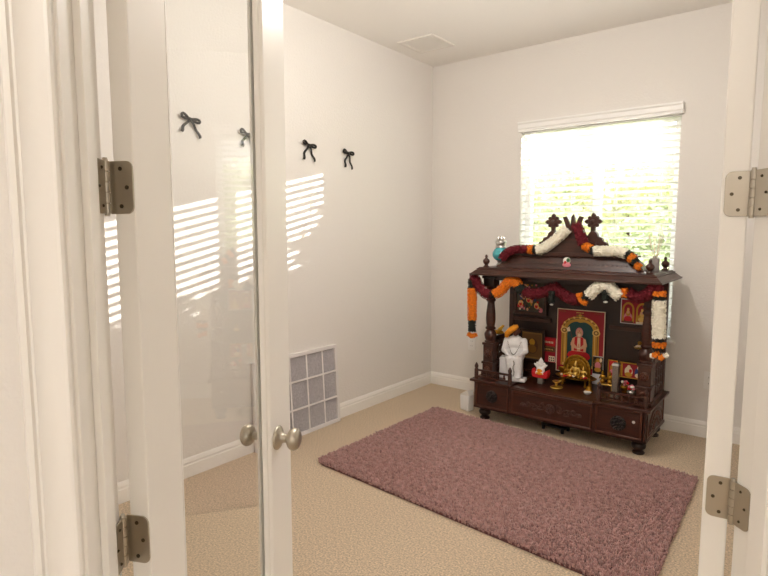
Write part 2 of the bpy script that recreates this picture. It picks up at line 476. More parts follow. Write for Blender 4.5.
def make_door(name, pin, rotz, sgn, jamb_dir, wide, thick, L, knobs):
    """local x runs from the hinge to the free edge; the slab lies on the sgn side of the pin"""
    d = thing(name, None, None, pin, rotz); d['kind'] = 'structure'
    y0, y1 = sgn * 0.006, sgn * (0.006 + thick)      # room face, hall face
    ya, yb = min(y0, y1), max(y0, y1)
    hs, fs = 0.117, L - 0.134
    f = MB()
    f.box(0.012, hs, ya, yb, 0.012, ZT)
    f.box(fs, L, ya, yb, 0.012, ZT)
    obj('door_stile', f, door_m, d, bevel=0.0025, smooth=False)
    f = MB()
    f.box(hs, fs, ya, yb, 0.012, 0.25)
    f.box(hs, fs, ya, yb, ZT - 0.13, ZT)
    obj('door_rail', f, door_m, d, smooth=False)
    # sticking that holds the glass, both faces
    st = MB()
    ym = (ya + yb) / 2
    for side in (-1, 1):
        yo = ya if side < 0 else yb
        yi = ym + side * 0.004
        def q(t, dd): return yo + (yi - yo) * dd
        pr = [(0.0, 0.0), (0.004, 0.12), (0.007, 0.32), (0.013, 0.42), (0.017, 0.7), (0.020, 1.0), (0.0, 1.0)]
        st.prism([(hs + a, q(a, b)) for a, b in pr], 0.25, ZT - 0.13, 'z')
        st.prism([(fs - a, q(a, b)) for a, b in pr], 0.25, ZT - 0.13, 'z')
        st.prism([(q(a, b), 0.25 + a) for a, b in pr], hs, fs, 'x')
        st.prism([(q(a, b), ZT - 0.13 - a) for a, b in pr], hs, fs, 'x')
    obj('glazing_bead', st, door_m, d, angle=15)
    obj('glass_pane', MB().box(hs + 0.004, fs - 0.004, ym - 0.0028, ym + 0.0028, 0.255, ZT - 0.135), glass_d, d, smooth=False)
    # hinges
    for zc in (1.425, 0.796):
        z0, z1 = zc - 0.0445, zc + 0.0445
        hb = MB()
        # leaf let into the door's hinge edge (plane x = 0.012)
        lv = hinge_leaf(wide, z0, z1)
        hb.prism([(sgn * a, b) for a, b in lv], 0.0095, 0.0122, 'x')
        h = obj('hinge', hb, nickel_m, d, bevel=0.0006)
        # second leaf on the jamb
        jb = MB()
        jl = hinge_leaf(0.046, z0, z1)
        jv, n = [], len(jl)
        jx, jy = jamb_dir
        # jamb direction in local frame; thin plate
        nx, ny = -jy, jx
        for off in (-0.0014, 0.0014):
            for a, b in jl:
                jv.append((jx * a + nx * off, jy * a + ny * off, b))
        fs_ = [tuple(range(n)), tuple(range(2 * n - 1, n - 1, -1))] + [(i, i + n, (i + 1) % n + n, (i + 1) % n) for i in range(n)]
        jb.add(jv, fs_)
        obj('jamb_leaf', jb, nickel_m, h, bevel=0.0004)
        kb = MB()
        for k in range(5):
            kb.lathe([(0.0058, z0 + k * 0.0178 + 0.0006), (0.0066, z0 + k * 0.0178 + 0.0012), (0.0066, z0 + k * 0.0178 + 0.0168), (0.0058, z0 + k * 0.0178 + 0.0174)], n=16)
        kb.lathe([(0.0045, z0 - 0.004), (0.0045, z1 + 0.002), (0.0035, z1 + 0.005)], n=12)
        kb.prism([(0.0, -0.004 if sgn > 0 else -0.006), (0.0122, -0.001), (0.0122, 0.001 if sgn < 0 else 0.002), (0, 0.006)], z0, z1, 'z') if False else None
        obj('knuckle', kb, nickel_m, h)
        sc = MB()
        for a, b in ((0.022, z0 + 0.013), (0.034, zc), (0.022, z1 - 0.013)):
            sc.lathe([(0.0036, 0.0092), (0.0035, 0.0080), (0.0014, 0.0082), (0.0012, 0.0084)], (0, sgn * a * wide / 0.046, b), 12, 'x')
            px, py = jx * a, jy * a
            for off in (-0.0016, 0.0016):
                sc.ell((px + nx * off, py + ny * off, b), 0.0028, 8, 6)
        obj('screw', sc, screw_m, h)
    if knobs:
        for side, nm in ((1, y1), (-1, y0)):
            dr = sgn * side
            kx, kz = L - 0.092, 0.783
            kb = MB()
            kb.lathe([(0.033, nm), (0.0335, nm + dr * 0.003), (0.030, nm + dr * 0.006), (0.020, nm + dr * 0.0105), (0.0150, nm + dr * 0.014), (0.0122, nm + dr * 0.02),
                      (0.0115, nm + dr * 0.030), (0.012, nm + dr * 0.033)], (kx, 0, kz), 28, 'y')
            r = obj('door_knob', kb, nickel_m, d, angle=60)
            b = MB()
            pr = [(0.010, 0.031)]
            for i in range(1, 15):
                a = PI * i / 15
                pr.append((0.0308 * math.sin(a) ** 0.8, 0.049 - 0.0185 * math.cos(a)))
            pr.append((0.001, 0.0675))
            b.lathe([(rr, nm + dr * hh) for rr, hh in pr], (kx, 0, kz), 28, 'y')
            obj('knob_grip', b, nickel_m, r, angle=70)
    return d

hd1 = 24.75
# jamb direction (towards the hall) seen from the left door's own frame
def local_dir(wdir, rotz):
    c, s = math.cos(-rotz), math.sin(-rotz)
    return (wdir[0] * c - wdir[1] * s, wdir[0] * s + wdir[1] * c)
hall = (math.sin(EA), -math.cos(EA))
rz1 = R(90 + hd1)
make_door('door_1', PL, rz1, -1, local_dir(hall, rz1), 0.045, 0.040, 0.655, True)
hd2 = 7.0
rz2 = R(90 + hd2)
make_door('door_2', PR, rz2, 1, local_dir(hall, rz2), 0.047, 0.047, 0.60, False)

# ------------------------------------------------------------------ wall decor: four bows
BOWS = [(-2.347, 1.934, 'black ribbon bow on the wall seen through the door glass, farthest left', (-0.058, 0.020), (0.062, -0.008), (-0.051, -0.066), (0.060, -0.090)),
        (-1.975, 1.905, 'black ribbon bow half hidden behind the glass door stile', (-0.055, 0.020), (0.060, 0.0), (-0.036, -0.070), (0.050, -0.090)),
        (-1.480, 1.904, 'black ribbon bow just right of the open glass door, above the sun stripes', (-0.058, 0.018), (0.066, -0.006), (-0.044, -0.092), (0.054, -0.100)),
        (-1.096, 1.894, 'black ribbon bow on the left wall nearest the room corner', (-0.060, 0.014), (0.058, 0.0), (-0.029, -0.097), (0.042, -0.108))]
def ribbon(mb, pts, w0, w1, th=0.006):
    """strip hanging against the wall; pts in (y,z); thickness along x"""
    n = len(pts)
    ws = [w0 + (w1 - w0) * i / (n - 1) for i in range(n)]
    V = []
    for i, (y, z) in enumerate(pts):
        t = Vector((pts[min(i + 1, n - 1)][0] - pts[max(i - 1, 0)][0], pts[min(i + 1, n - 1)][1] - pts[max(i - 1, 0)][1])).normalized()
        nn = Vector((-t.y, t.x)) * ws[i] / 2
        x0 = 0.010 + 0.006 * math.sin(i * 0.9)
        V += [(x0, y + nn.x, z + nn.y), (x0, y - nn.x, z - nn.y), (x0 + th, y - nn.x, z - nn.y), (x0 + th, y + nn.x, z + nn.y)]
    F = [(0, 1, 2, 3), (4 * n - 1, 4 * n - 2, 4 * n - 3, 4 * n - 4)]
    for i in range(n - 1):
        for k in range(4):
            F.append((4 * i + k, 4 * i + (k + 1) % 4, 4 * i + 4 + (k + 1) % 4, 4 * i + 4 + k))
    mb.add(V, F)
def loop(tip):
    mb = MB()
    ln, ang = math.hypot(*tip), math.atan2(tip[1], tip[0])
    c, q = math.cos(ang), math.sin(ang)
    P3 = []
    for i in range(21):
        a = PI * 2 * i / 20
        u = (ln - 0.007) * math.sin(a / 2)
        w = 0.0105 * math.sin(a) * (0.45 + 0.55 * math.sin(a / 2))
        P3.append((0.010 + 0.012 * math.sin(a / 2) * (1 - 0.4 * math.cos(a / 2)), u * c - w * q, u * q + w * c))
    # a fold of ribbon standing off the wall
    mb.tube(P3, 0.0072, 8, flat=1.0, up=(1, 0, 0))
    return mb
for y, z, lab, lt_, rt_, tl_, tr_ in BOWS:
    b = thing('wall_bow', lab, 'bow', (0.0, y - 0.012, z + 0.008), 0, 'black bows on the left wall')
    obj('loop', loop(lt_), bow_m, b)
    obj('loop', loop(rt_), bow_m, b)
    obj('knot', MB().ell((0.014, 0, 0), (0.013, 0.012, 0.010), 12, 8), bow_m, b)
    for k_, (ty, tz) in enumerate((tl_, tr_)):
        mb = MB()
        pts = []
        for i in range(11):
            t = i / 10
            bend = 0.008 * math.sin(PI * t) * (1 if k_ == 0 else 1.0)
            pts.append((ty * t + (bend if k_ == 1 else -bend), -0.003 + tz * t))
        ribbon(mb, pts, 0.011, 0.017 if k_ == 0 else 0.013, 0.005)
        obj('ribbon_tail', mb, bow_m, b, angle=70)

# ------------------------------------------------------------------ air filter leaning on the left wall
af = thing('air_filter', 'white framed pleated furnace filter leaning against the left wall', 'filter', (0.052, -1.622, 0.003))
FW, FH, FT = 0.75, 0.555, 0.024
lean = R(-3.2)
fr = MB()
for (a, b, c, d) in ((-FW / 2, FW / 2, 0, 0.024), (-FW / 2, FW / 2, FH - 0.024, FH), (-FW / 2, -FW / 2 + 0.024, 0.024, FH - 0.024), (FW / 2 - 0.024, FW / 2, 0.024, FH - 0.024)):
    fr.box(-FT, 0, a, b, c, d)
obj('filter_frame', fr, card_m, af, rot=(0, lean, 0), smooth=False, bevel=0.001)
gr = MB()
for k in range(1, 5):
    yy = -FW / 2 + FW * k / 5
    gr.box(-0.004, -0.001, yy - 0.006, yy + 0.006, 0.024, FH - 0.024)
for k in range(1, 3):
    zz = FH * k / 3
    gr.box(-0.0045, -0.0005, -FW / 2 + 0.024, FW / 2 - 0.024, zz - 0.006, zz + 0.006)
obj('support_grid', gr, card_m, af, rot=(0, lean, 0), smooth=False)
pl_ = MB()
npl = 44
pv, pf = [], []
for i in range(npl * 2 + 1):
    yy = -FW / 2 + 0.024 + (FW - 0.048) * i / (npl * 2)
    xx = -0.006 if i % 2 else -0.017
    pv += [(xx, yy, 0.022), (xx, yy, FH - 0.022)]
for i in range(npl * 2):
    pf.append((2 * i, 2 * i + 2, 2 * i + 3, 2 * i + 1))
pl_.add(pv, pf)
obj('pleated_media', pl_, filter_m, af, rot=(0, lean, 0), smooth=False)

# ------------------------------------------------------------------ ceiling vent, outlets
cv = thing('ceiling_vent', 'square white return-air vent set in the ceiling near the corner', 'vent', (0.285, -0.535, H))
vf = MB()
o_, i_ = 0.155, 0.125
for (a, b, c, d) in ((-o_, o_, -o_, -i_), (-o_, o_, i_, o_), (-o_, -i_, -i_, i_), (i_, o_, -i_, i_)):
    vf.box(a, b, c, d, -0.012, 0.0)
obj('vent_frame', vf, vent_m, cv, bevel=0.003, smooth=False)
obj('vent_backing', MB().box(-i_, i_, -i_, i_, -0.004, -0.0005), vent_in, cv, smooth=False)
vs = MB()
for k in range(20):
    yy = -i_ + 2 * i_ * (k + 0.5) / 20
    vs.box(-i_, i_, yy - 0.0040, yy + 0.0040, -0.0075, -0.0045)
obj('grille', vs, vent_m, cv, smooth=False)

def outlet(x, z, lab):
    t = thing('wall_outlet', lab, 'outlet', (x, 0, z), 0, 'white outlets on the back wall')
    obj('cover_plate', MB().box(-0.035, 0.035, -0.006, -0.0002, -0.057, 0.057), white_p, t, bevel=0.002, smooth=False)
    for zz in (-0.02, 0.02):
        obj('socket', MB().lathe([(0.0165, -0.0055), (0.0165, -0.0075), (0.015, -0.008)], (0, 0, zz), 20, 'y'), white_p, t)
        obj('slot', MB().box(-0.0075, -0.0055, -0.0086, -0.0078, zz - 0.004, zz + 0.005).box(0.0055, 0.0075, -0.0086, -0.0078, zz - 0.004, zz + 0.005), black_p, t, smooth=False)
    return t
outlet(2.167, 0.385, 'white wall outlet beside the open door at far right')
outlet(0.414, 0.412, 'white wall outlet left of the wooden shrine, near the room corner')

# ------------------------------------------------------------------ rug
RC = [Vector((0.443, -0.600, 0)), Vector((2.232, -0.752, 0)), Vector((2.255, -2.0, 0)), Vector((0.426, -1.868, 0))]
def rugp(s, t):
    a = RC[0].lerp(RC[1], s); b = RC[3].lerp(RC[2], s)
    return a.lerp(b, t)
rug = thing('shag_rug', 'mauve shag rug spread on the beige carpet before the shrine', 'rug', (0, 0, 0))
rb = MB()
# rounded outline
out = []
rc = 0.03
def edge_pts():
    pts = []
    for (s, t) in ((rc, 0), (1 - rc, 0), (1 - rc * 0.3, rc * 0.3), (1, rc), (1, 1 - rc), (1 - rc * 0.3, 1 - rc * 0.3), (1 - rc, 1), (rc, 1), (rc * 0.3, 1 - rc * 0.3), (0, 1 - rc), (0, rc), (rc * 0.3, rc * 0.3)):
        p = rugp(s, t); pts.append((p.x, p.y))
    return pts
rb.prism(edge_pts(), 0.001, 0.014, 'z')
obj('rug_backing', rb, rug_base_m, rug, smooth=False)
pile = MB()
ns, nt_ = 190, 136
V, F = [], []
for i in range(ns):
    for j in range(nt_):
        s = (i + 0.5 + random.uniform(-0.5, 0.5)) / ns
        t = (j + 0.5 + random.uniform(-0.5, 0.5)) / nt_
        es, et = min(s, 1 - s), min(t, 1 - t)
        if es < 0.016 and et < 0.022 and (es / 0.016 - 1) ** 2 + (et / 0.022 - 1) ** 2 > 1: continue
        p = rugp(s, t)
        n1 = noise.noise(Vector((p.x * 3.1, p.y * 3.1, 0.3)))
        n2 = noise.noise(Vector((p.x * 2.3 + 9, p.y * 2.3, 1.7)))
        n3 = noise.noise(Vector((p.x * 14, p.y * 14, 5.1)))
        h = 0.016 + 0.004 * n3 + random.uniform(-0.006, 0.006)
        lx = 0.007 * n1 + random.uniform(-0.006, 0.006)
        ly = 0.007 * n2 - 0.001 + random.uniform(-0.006, 0.006)
        edge = max(0, 1 - min(es * 1.77, et * 1.26) / 0.012)
        if edge > 0:
            cx, cy = (-1 if s < 0.5 else 1) * (1 if es * 1.77 < et * 1.26 else 0), (1 if t < 0.5 else -1) * (1 if et * 1.26 <= es * 1.77 else 0)
            lx += cx * 0.008 * edge; ly += cy * 0.008 * edge
            h -= 0.004 * edge
        a0 = random.uniform(0, 2 * PI)
        o = len(V)
        r = random.uniform(0.0050, 0.0078)
        for k in range(3):
            a = a0 + 2 * PI * k / 3
            V.append((p.x + r * 0.8 * math.cos(a), p.y + r * 0.8 * math.sin(a), 0.006))
        for k in range(3):
            a = a0 + 2 * PI * k / 3
            V.append((p.x + lx * 0.6 + r * math.cos(a), p.y + ly * 0.6 + r * math.sin(a), 0.012 + h * 0.62))
        V.append((p.x + lx, p.y + ly, 0.012 + h))
        for k in range(3):
            k2 = (k + 1) % 3
            F.append((o + k, o + k2, o + 3 + k2, o + 3 + k))
            F.append((o + 3 + k, o + 3 + k2, o + 6))
me = bpy.data.meshes.new('rug_pile')
me.from_pydata(V, [], F); me.materials.append(rug_m)
me.polygons.foreach_set('use_smooth', [True] * len(me.polygons))
po = bpy.data.objects.new('rug_pile', me); COL.objects.link(po); po.parent = rug; po['kind'] = 'stuff'

# ------------------------------------------------------------------ the shrine
OX, OY = 0.785, -0.63
W, D = 1.145, 0.50
sh = thing('home_shrine', 'dark carved wooden home shrine with columns and drawers below the window', 'shrine', (OX, OY, 0))
def spart(name, mb, m=wood_m, bevel=0.0025, **k):
    return obj(name, mb, m, sh, bevel=bevel, **k)
# feet
for (u, v) in ((0.05, 0.075), (W - 0.05, 0.075), (0.05, D - 0.05), (W - 0.05, D - 0.05)):
    spart('foot', MB().lathe([(0.026, 0.001), (0.034, 0.004), (0.036, 0.012), (0.024, 0.022), (0.026, 0.03), (0.040, 0.042), (0.043, 0.056), (0.036, 0.07), (0.026, 0.078), (0.034, 0.086), (0.036, 0.0955)], (u, v, 0), 24), wood_d, 0)
# carcass
cb = MB()
cb.box(0, W, 0.014, D, 0.095, 0.276)
cb.box(-0.006, W + 0.006, 0.006, D + 0.004, 0.092, 0.108)
cb.box(0, 0.0155, 0.0, 0.02, 0.108, 0.287).box(0.268, 0.288, 0.0, 0.02, 0.108, 0.287).box(0.834, 0.852, 0.0, 0.02, 0.108, 0.287).box(W - 0.0155, W, 0.0, 0.02, 0.108, 0.287)
spart('carcass', cb)
tb = MB()
tb.box(-0.004, W + 0.004, 0.004, D + 0.006, 0.2765, 0.290)
tb.box(0.284, 0.838, -0.010, 0.03, 0.272, 0.284)
tb.box(-0.026, 0.284, -0.022, D + 0.010, 0.2875, 0.304)
tb.box(0.838, W + 0.026, -0.022, D + 0.010, 0.2875, 0.304)
spart('deck', tb)
def drawer(u0, u1, y, z0, z1):
    mb = MB()
    mb.box(u0, u1, y, 0.03, z0, z1)
    d = spart('drawer', mb)
    fr = MB()
    w = 0.011
    for (a, b, c, dd) in ((u0, u1, z0, z0 + w), (u0, u1, z1 - w, z1), (u0, u0 + w, z0 + w, z1 - w), (u1 - w, u1, z0 + w, z1 - w)):
        fr.box(a, b, y - 0.009, y - 0.0002, c, dd)
    obj('drawer_moulding', fr, wood_e, d, bevel=0.003)
    return d
def rosette(mb, u, y, z, r, n=12):
    mb.lathe([(r, y), (r, y - 0.006), (r * 0.8, y - 0.009), (r * 0.5, y - 0.010)], (u, 0, z), 28, 'y')
    for k in range(n):
        a = 2 * PI * k / n
        mb.ell((u + r * 0.78 * math.cos(a), y - 0.009, z + r * 0.78 * math.sin(a)), (r * 0.21, 0.008, r * 0.21), 8, 6)
    for k in range(8):
        a = 2 * PI * (k + .5) / 8
        mb.ell((u + r * 0.45 * math.cos(a), y - 0.013, z + r * 0.45 * math.sin(a)), (r * 0.17, 0.008, r * 0.17), 8, 6)
    mb.ell((u, y - 0.016, z), (r * 0.28, 0.014, r * 0.28), 12, 8)
dl = drawer(0.018, 0.266, -0.001, 0.110, 0.284)
k = MB(); rosette(k, 0.140, -0.001, 0.196, 0.043); obj('knob', k, knob_m, dl)
dr = drawer(0.855, W - 0.018, -0.001, 0.110, 0.284)
k = MB(); rosette(k, 0.990, -0.001, 0.190, 0.046); obj('knob', k, knob_m, dr)
tag(obj('sticker', MB().lathe([(0.009, -0.0012), (0.009, -0.0022), (0.007, -0.0026)], (1.078, 0, 0.214), 20, 'y'), paper_w, dr), 'round white sticker')
dc = drawer(0.290, 0.832, 0.004, 0.110, 0.270)
def scroll(mb, cu, cz, r, turns, sgn, y, th, a0=0.0, n=34):
    pts = []
    for i in range(n + 1):
        t = i / n
        a = a0 + sgn * turns * 2 * PI * t
        rr = r * (1 - 0.82 * t)
        pts.append((cu + rr * math.cos(a), y, cz + rr * math.sin(a)))
    mb.tube(pts, [th * (1 - 0.4 * i / n) for i in range(n + 1)], 6, up=(0, 1, 0))
cm = MB()
yc = 0.003
rosette(cm, 0.561, yc, 0.190, 0.032)
for sg in (-1, 1):
    for (du, dz, r) in ((0.062, 0.008, 0.030), (0.112, -0.012, 0.028), (0.155, 0.006, 0.022), (0.188, -0.010, 0.015)):
        scroll(cm, 0.561 + sg * du, 0.190 + dz, r, 1.3, -sg if dz > 0 else sg, yc, 0.005, a0=0 if sg > 0 else PI)
    for i in range(7):
        uu = 0.561 + sg * (0.05 + 0.025 * i)
        cm.ell((uu, yc - 0.002, 0.190 + 0.028 * math.cos(i * 1.7) * (1 - i / 9)), (0.011, 0.006, 0.007), 8, 6, rot=Matrix.Rotation(sg * 0.6 * math.cos(i), 3, 'Y'))
obj('carving', cm, mat('mahogany_carving', (68, 34, 23), 0.33, coat=0.2), dc)
# carved arch on the right side of the base, on both sides
for ux, sg in ((W, 1), (0.0, -1)):
    sm = MB()
    pts = []
    for i in range(25):
        a = PI * i / 24
        pts.append((ux + sg * 0.001, 0.26 + 0.19 * math.cos(a), 0.128 + 0.125 * math.sin(a)))
    sm.tube(pts, 0.006, 6, up=(1, 0, 0))
    for i in range(11):
        a = PI * (i + .5) / 11
        for q, rr in ((0.68, 0.020), (0.36, 0.014)):
            c = (ux + sg * 0.002, 0.26 + 0.19 * q * math.cos(a), 0.130 + 0.125 * q * math.sin(a))
            sm.ell(c, (0.006, rr * 0.9, rr * 0.6), 8, 6, rot=Matrix.Rotation(a if sg > 0 else a, 3, 'X'))
    for (a, b, c, d) in ((0.03, 0.47, 0.112, 0.122), (0.03, 0.47, 0.262, 0.270), (0.03, 0.04, 0.122, 0.262), (0.46, 0.47, 0.122, 0.262)):
        sm.box(min(ux - 0.002 * sg, ux + 0.005 * sg), max(ux - 0.002 * sg, ux + 0.005 * sg), a, b, c, d)
    spart('side_carving', sm, wood_e, 0)
# pedestals and columns
CL, CR, CV = 0.070, 1.110, 0.10
for uc in (CL, CR):
    pb = MB()
    pb.box(uc - 0.048, uc + 0.048, CV - 0.048, CV + 0.048, 0.304, 0.328)
    pb.box(uc - 0.040, uc + 0.040, CV - 0.040, CV + 0.040, 0.328, 0.408)
    pb.box(uc - 0.046, uc + 0.046, CV - 0.046, CV + 0.046, 0.408, 0.424)
    pb.box(uc - 0.037, uc + 0.037, CV - 0.037, CV + 0.037, 0.424, 0.545)
    pb.box(uc - 0.044, uc + 0.044, CV - 0.044, CV + 0.044, 0.545, 0.562)
    ped = spart('pedestal', pb, wood_m, 0.003)
    for yy_, zz_, rr_ in ((CV - 0.037, 0.485, 0.027), (CV - 0.040, 0.369, 0.023)):
        fb = MB(); rosette(fb, uc, yy_, zz_, rr_, 8)
        obj('flower_carving', fb, wood_e, ped)
    z0 = 0.562
    pr = [(0.040, 0.0), (0.042, 0.008), (0.034, 0.016), (0.038, 0.026), (0.043, 0.045), (0.044, 0.062), (0.034, 0.080), (0.026, 0.090), (0.036, 0.098), (0.037, 0.106),
          (0.028, 0.114), (0.032, 0.140), (0.0345, 0.170), (0.033, 0.210), (0.028, 0.255), (0.025, 0.285), (0.026, 0.292), (0.034, 0.300), (0.034, 0.308), (0.027, 0.316),
          (0.029, 0.330), (0.034, 0.338), (0.034, 0.346), (0.028, 0.354), (0.030, 0.372), (0.036, 0.39), (0.040, 0.402)]
    spart('column', MB().lathe([(r, z0 + h) for r, h in pr], (uc, CV, 0), 28), wood_m, 0, angle=50)
    spart('capital', MB().box(uc - 0.042, uc + 0.042, CV - 0.042, CV + 0.042, 0.962, 1.03).box(uc - 0.05, uc + 0.05, CV - 0.05, CV + 0.05, 1.022, 1.04), wood_d, 0.003)
# back panel with frame strips
bp = MB()
bp.box(0.05, W, 0.455, 0.475, 0.290, 1.055)
spart('back_panel', bp, wood_d)
bf = MB()
for (a, b, c, d) in ((0.05, 0.085, 0.290, 1.05), (W - 0.035, W, 0.290, 1.05), (0.085, 0.38, 0.685, 0.715), (0.085, 0.38, 0.290, 0.315), (0.79, W - 0.035, 0.685, 0.715)):
    bf.box(a, b, 0.440, 0.4552, c, d)
bf.box(0.085, W - 0.035, 0.440, 0.4552, 1.01, 1.05)
spart('back_frame', bf, wood_m)
# pierced side panels
for ux, sg in ((W - 0.012, 1), (0.012, -1)):
    lt = MB()
    x0, x1 = ux - 0.010, ux + 0.010
    for (a, b, c, d) in ((0.16, 0.455, 0.304, 0.330), (0.16, 0.455, 0.545, 0.572), (0.16, 0.185, 0.330, 0.545), (0.43, 0.455, 0.330, 0.545)):
        lt.box(x0, x1, a, b, c, d)
    for i in range(4):
        for j in range(4):
            cy, cz = 0.185 + 0.245 * (i + .5) / 4, 0.330 + 0.215 * (j + .5) / 4
            lt.ring((ux, cy, cz), 0.027, 0.006, 'x', 14, 6)
            lt.box(ux - 0.006, ux + 0.006, cy - 0.004, cy + 0.004, cz - 0.03, cz + 0.03)
    spart('side_lattice', lt, wood_m, 0)
# gallery rails
for (ua, ub) in ((0.010, 0.268), (0.868, W - 0.008)):
    g = MB()
    v = 0.012
    g.box(ua, ub, v - 0.006, v + 0.006, 0.318, 0.328)
    g.box(ua, ub, v - 0.007, v + 0.007, 0.362, 0.374)
    for k_ in range(1, 6):
        uu = ua + (ub - ua) * k_ / 6
        g.lathe([(0.004, 0.328), (0.007, 0.336), (0.007, 0.352), (0.004, 0.362)], (uu, v, 0), 10)
    gr_ = spart('gallery_rail', g, wood_m, 0)
    for uu in (ua, ub):
        obj('post', MB().lathe([(0.014, 0.304), (0.014, 0.372), (0.010, 0.380), (0.013, 0.390), (0.014, 0.398), (0.009, 0.410), (0.003, 0.422)], (uu, v, 0), 14), wood_m, gr_)
# beam and roof
bm_ = MB()
bm_.box(0.03, 1.13, CV - 0.03, CV + 0.03, 1.012, 1.050)
bm_.box(0.06, 0.10, CV, 0.46, 1.012, 1.05).box(1.06, 1.10, CV, 0.46, 1.012, 1.05)
spart('beam', bm_, wood_d)
def frustum(mb, a, b):
    (x0, x1, y0, y1, z0), (X0, X1, Y0, Y1, Z1) = a, b
    v = [(x0, y0, z0), (x1, y0, z0), (x1, y1, z0), (x0, y1, z0), (X0, Y0, Z1), (X1, Y0, Z1), (X1, Y1, Z1), (X0, Y1, Z1)]
    mb.add(v, [(3, 2, 1, 0), (4, 5, 6, 7), (0, 1, 5, 4), (1, 2, 6, 5), (2, 3, 7, 6), (3, 0, 4, 7)])
rf = MB()
rf.box(-0.030, 1.204, -0.045, 0.545, 1.050, 1.062)
frustum(rf, (-0.024, 1.198, -0.039, 0.539, 1.062), (0.002, 1.172, -0.012, 0.512, 1.086))
rf.box(0.006, 1.168, -0.008, 0.508, 1.086, 1.096)
frustum(rf, (0.012, 1.162, -0.002, 0.502, 1.096), (0.020, 1.154, 0.006, 0.494, 1.104))
spart('roof', rf, wood_m, 0.002)
# pediment, lower tier
pd = MB()
def tier(u0, u1, U0, U1, v0, v1, V0, z0, z1):
    frustum(pd, (u0, u1, v0, v1, z0), (U0, U1, V0, v1, z1))
tier(0.100, 1.084, 0.110, 1.074, 0.105, 0.265, 0.112, 1.104, 1.120)
tier(0.118, 1.066, 0.178, 0.995, 0.118, 0.255, 0.150, 1.120, 1.190)
pd.box(0.160, 1.015, 0.135, 0.26, 1.190, 1.203)
pd.box(0.176, 0.998, 0.143, 0.25, 1.203, 1.212)
for i in range(52):   # beaded band on the face
    uu = 0.20 + 0.775 * i / 51
    pd.ell((uu, 0.146, 1.180), (0.0075, 0.006, 0.006), 6, 5)
for i in range(30):
    uu = 0.175 + 0.82 * i / 29
    pd.ell((uu, 0.129, 1.138), (0.012, 0.005, 0.005), 6, 5)
spart('pediment', pd, wood_m, 0)
cr = MB()
UC = 0.606
right = [(0.305, 1.212), (0.302, 1.222), (0.270, 1.230), (0.256, 1.248), (0.228, 1.252), (0.222, 1.280), (0.200, 1.288), (0.190, 1.310), (0.166, 1.318),
         (0.158, 1.342), (0.140, 1.356), (0.118, 1.350), (0.100, 1.322), (0.070, 1.332), (0.060, 1.350), (0.0, 1.356)]
poly = [(UC + a, z) for a, z in right] + [(UC - a, z) for a, z in reversed(right[:-1])]
cr.prism(poly, 0.172, 0.212, 'y')
cr.prism([(UC - 0.20, 1.212), (UC + 0.20, 1.212), (UC + 0.155, 1.275), (UC + 0.08, 1.305), (UC - 0.08, 1.305), (UC - 0.155, 1.275)], 0.160, 0.173, 'y')
for sg in (-1, 1):
    for (du, z, r) in ((0.262, 1.236, 0.018), (0.214, 1.258, 0.020), (0.168, 1.288, 0.022)):
        scroll(cr, UC + sg * du, z, r, 1.2, sg, 0.170, 0.004)
spart('crest', cr, wood_m, 0.002)
for sg in (-1, 1):
    ro = MB()
    uc, zc = UC + sg * 0.131, 1.415
    ro.lathe([(0.027, 0.178), (0.031, 0.182), (0.031, 0.202), (0.027, 0.206)], (uc, 0, zc), 24, 'y')
    for k_ in range(8):
        a = 2 * PI * k_ / 8
        big = k_ % 2 == 0
        rr, dd = (0.015, 0.037) if big else (0.0125, 0.033)
        ro.lathe([(rr * 0.8, 0.180), (rr, 0.184), (rr, 0.200), (rr * 0.8, 0.204)], (uc + dd * math.cos(a), 0, zc + dd * math.sin(a)), 14, 'y')
        if big:
            ro.lathe([(0.007, 0.182), (0.008, 0.186), (0.008, 0.198), (0.007, 0.202)], (uc + 0.049 * math.cos(a), 0, zc + 0.049 * math.sin(a)), 10, 'y')
    ro.ell((uc, 0.178, zc), (0.016, 0.008, 0.016), 12, 8)
    ro.prism([(uc - 0.014, 1.335), (uc + 0.014, 1.335), (uc + 0.012, zc - 0.02), (uc - 0.012, zc - 0.02)], 0.182, 0.202, 'y')
    spart('rosette_finial', ro, wood_m, 0)
cwn = MB()
cwn.prism([(UC - 0.040, 1.345), (UC + 0.040, 1.345), (UC + 0.030, 1.375), (UC - 0.030, 1.375)], 0.180, 0.204, 'y')
cwn.prism([(UC - 0.038, 1.362), (UC - 0.006, 1.362), (UC - 0.040, 1.452), (UC - 0.068, 1.446)], 0.182, 0.202, 'y')
cwn.prism([(UC + 0.006, 1.362), (UC + 0.038, 1.362), (UC + 0.068, 1.446), (UC + 0.040, 1.452)], 0.182, 0.202, 'y')
cwn.prism([(UC - 0.016, 1.366), (UC + 0.016, 1.366), (UC + 0.013, 1.440), (UC + 0.003, 1.466), (UC - 0.010, 1.448)], 0.180, 0.204, 'y')
spart('crown', cwn, wood_m, 0.002)
fp = [(0.020, 0.0), (0.022, 0.004), (0.013, 0.012), (0.012, 0.018), (0.020, 0.028), (0.0245, 0.040), (0.021, 0.052), (0.011, 0.060), (0.0075, 0.066), (0.010, 0.072), (0.009, 0.080), (0.003, 0.088)]
for (u, v) in ((0.055, 0.045), (1.118, 0.045), (1.118, 0.45), (0.055, 0.45)):
    spart('finial', MB().lathe([(r, 1.103 + h) for r, h in fp], (u, v, 0), 20), wood_m, 0)
em = MB()
em.lathe([(0.024, 0.140), (0.024, 0.126), (0.019, 0.123)], (0.594, 0, 1.160), 22, 'y', 0)
em.ell((0.597, 0.120, 1.134), (0.028, 0.008, 0.018), 12, 8, 1)
em.ell((0.606, 0.120, 1.166), (0.012, 0.005, 0.013), 10, 6, 2)
em.ell((0.588, 0.117, 1.148), (0.009, 0.005, 0.014), 10, 6, 3)
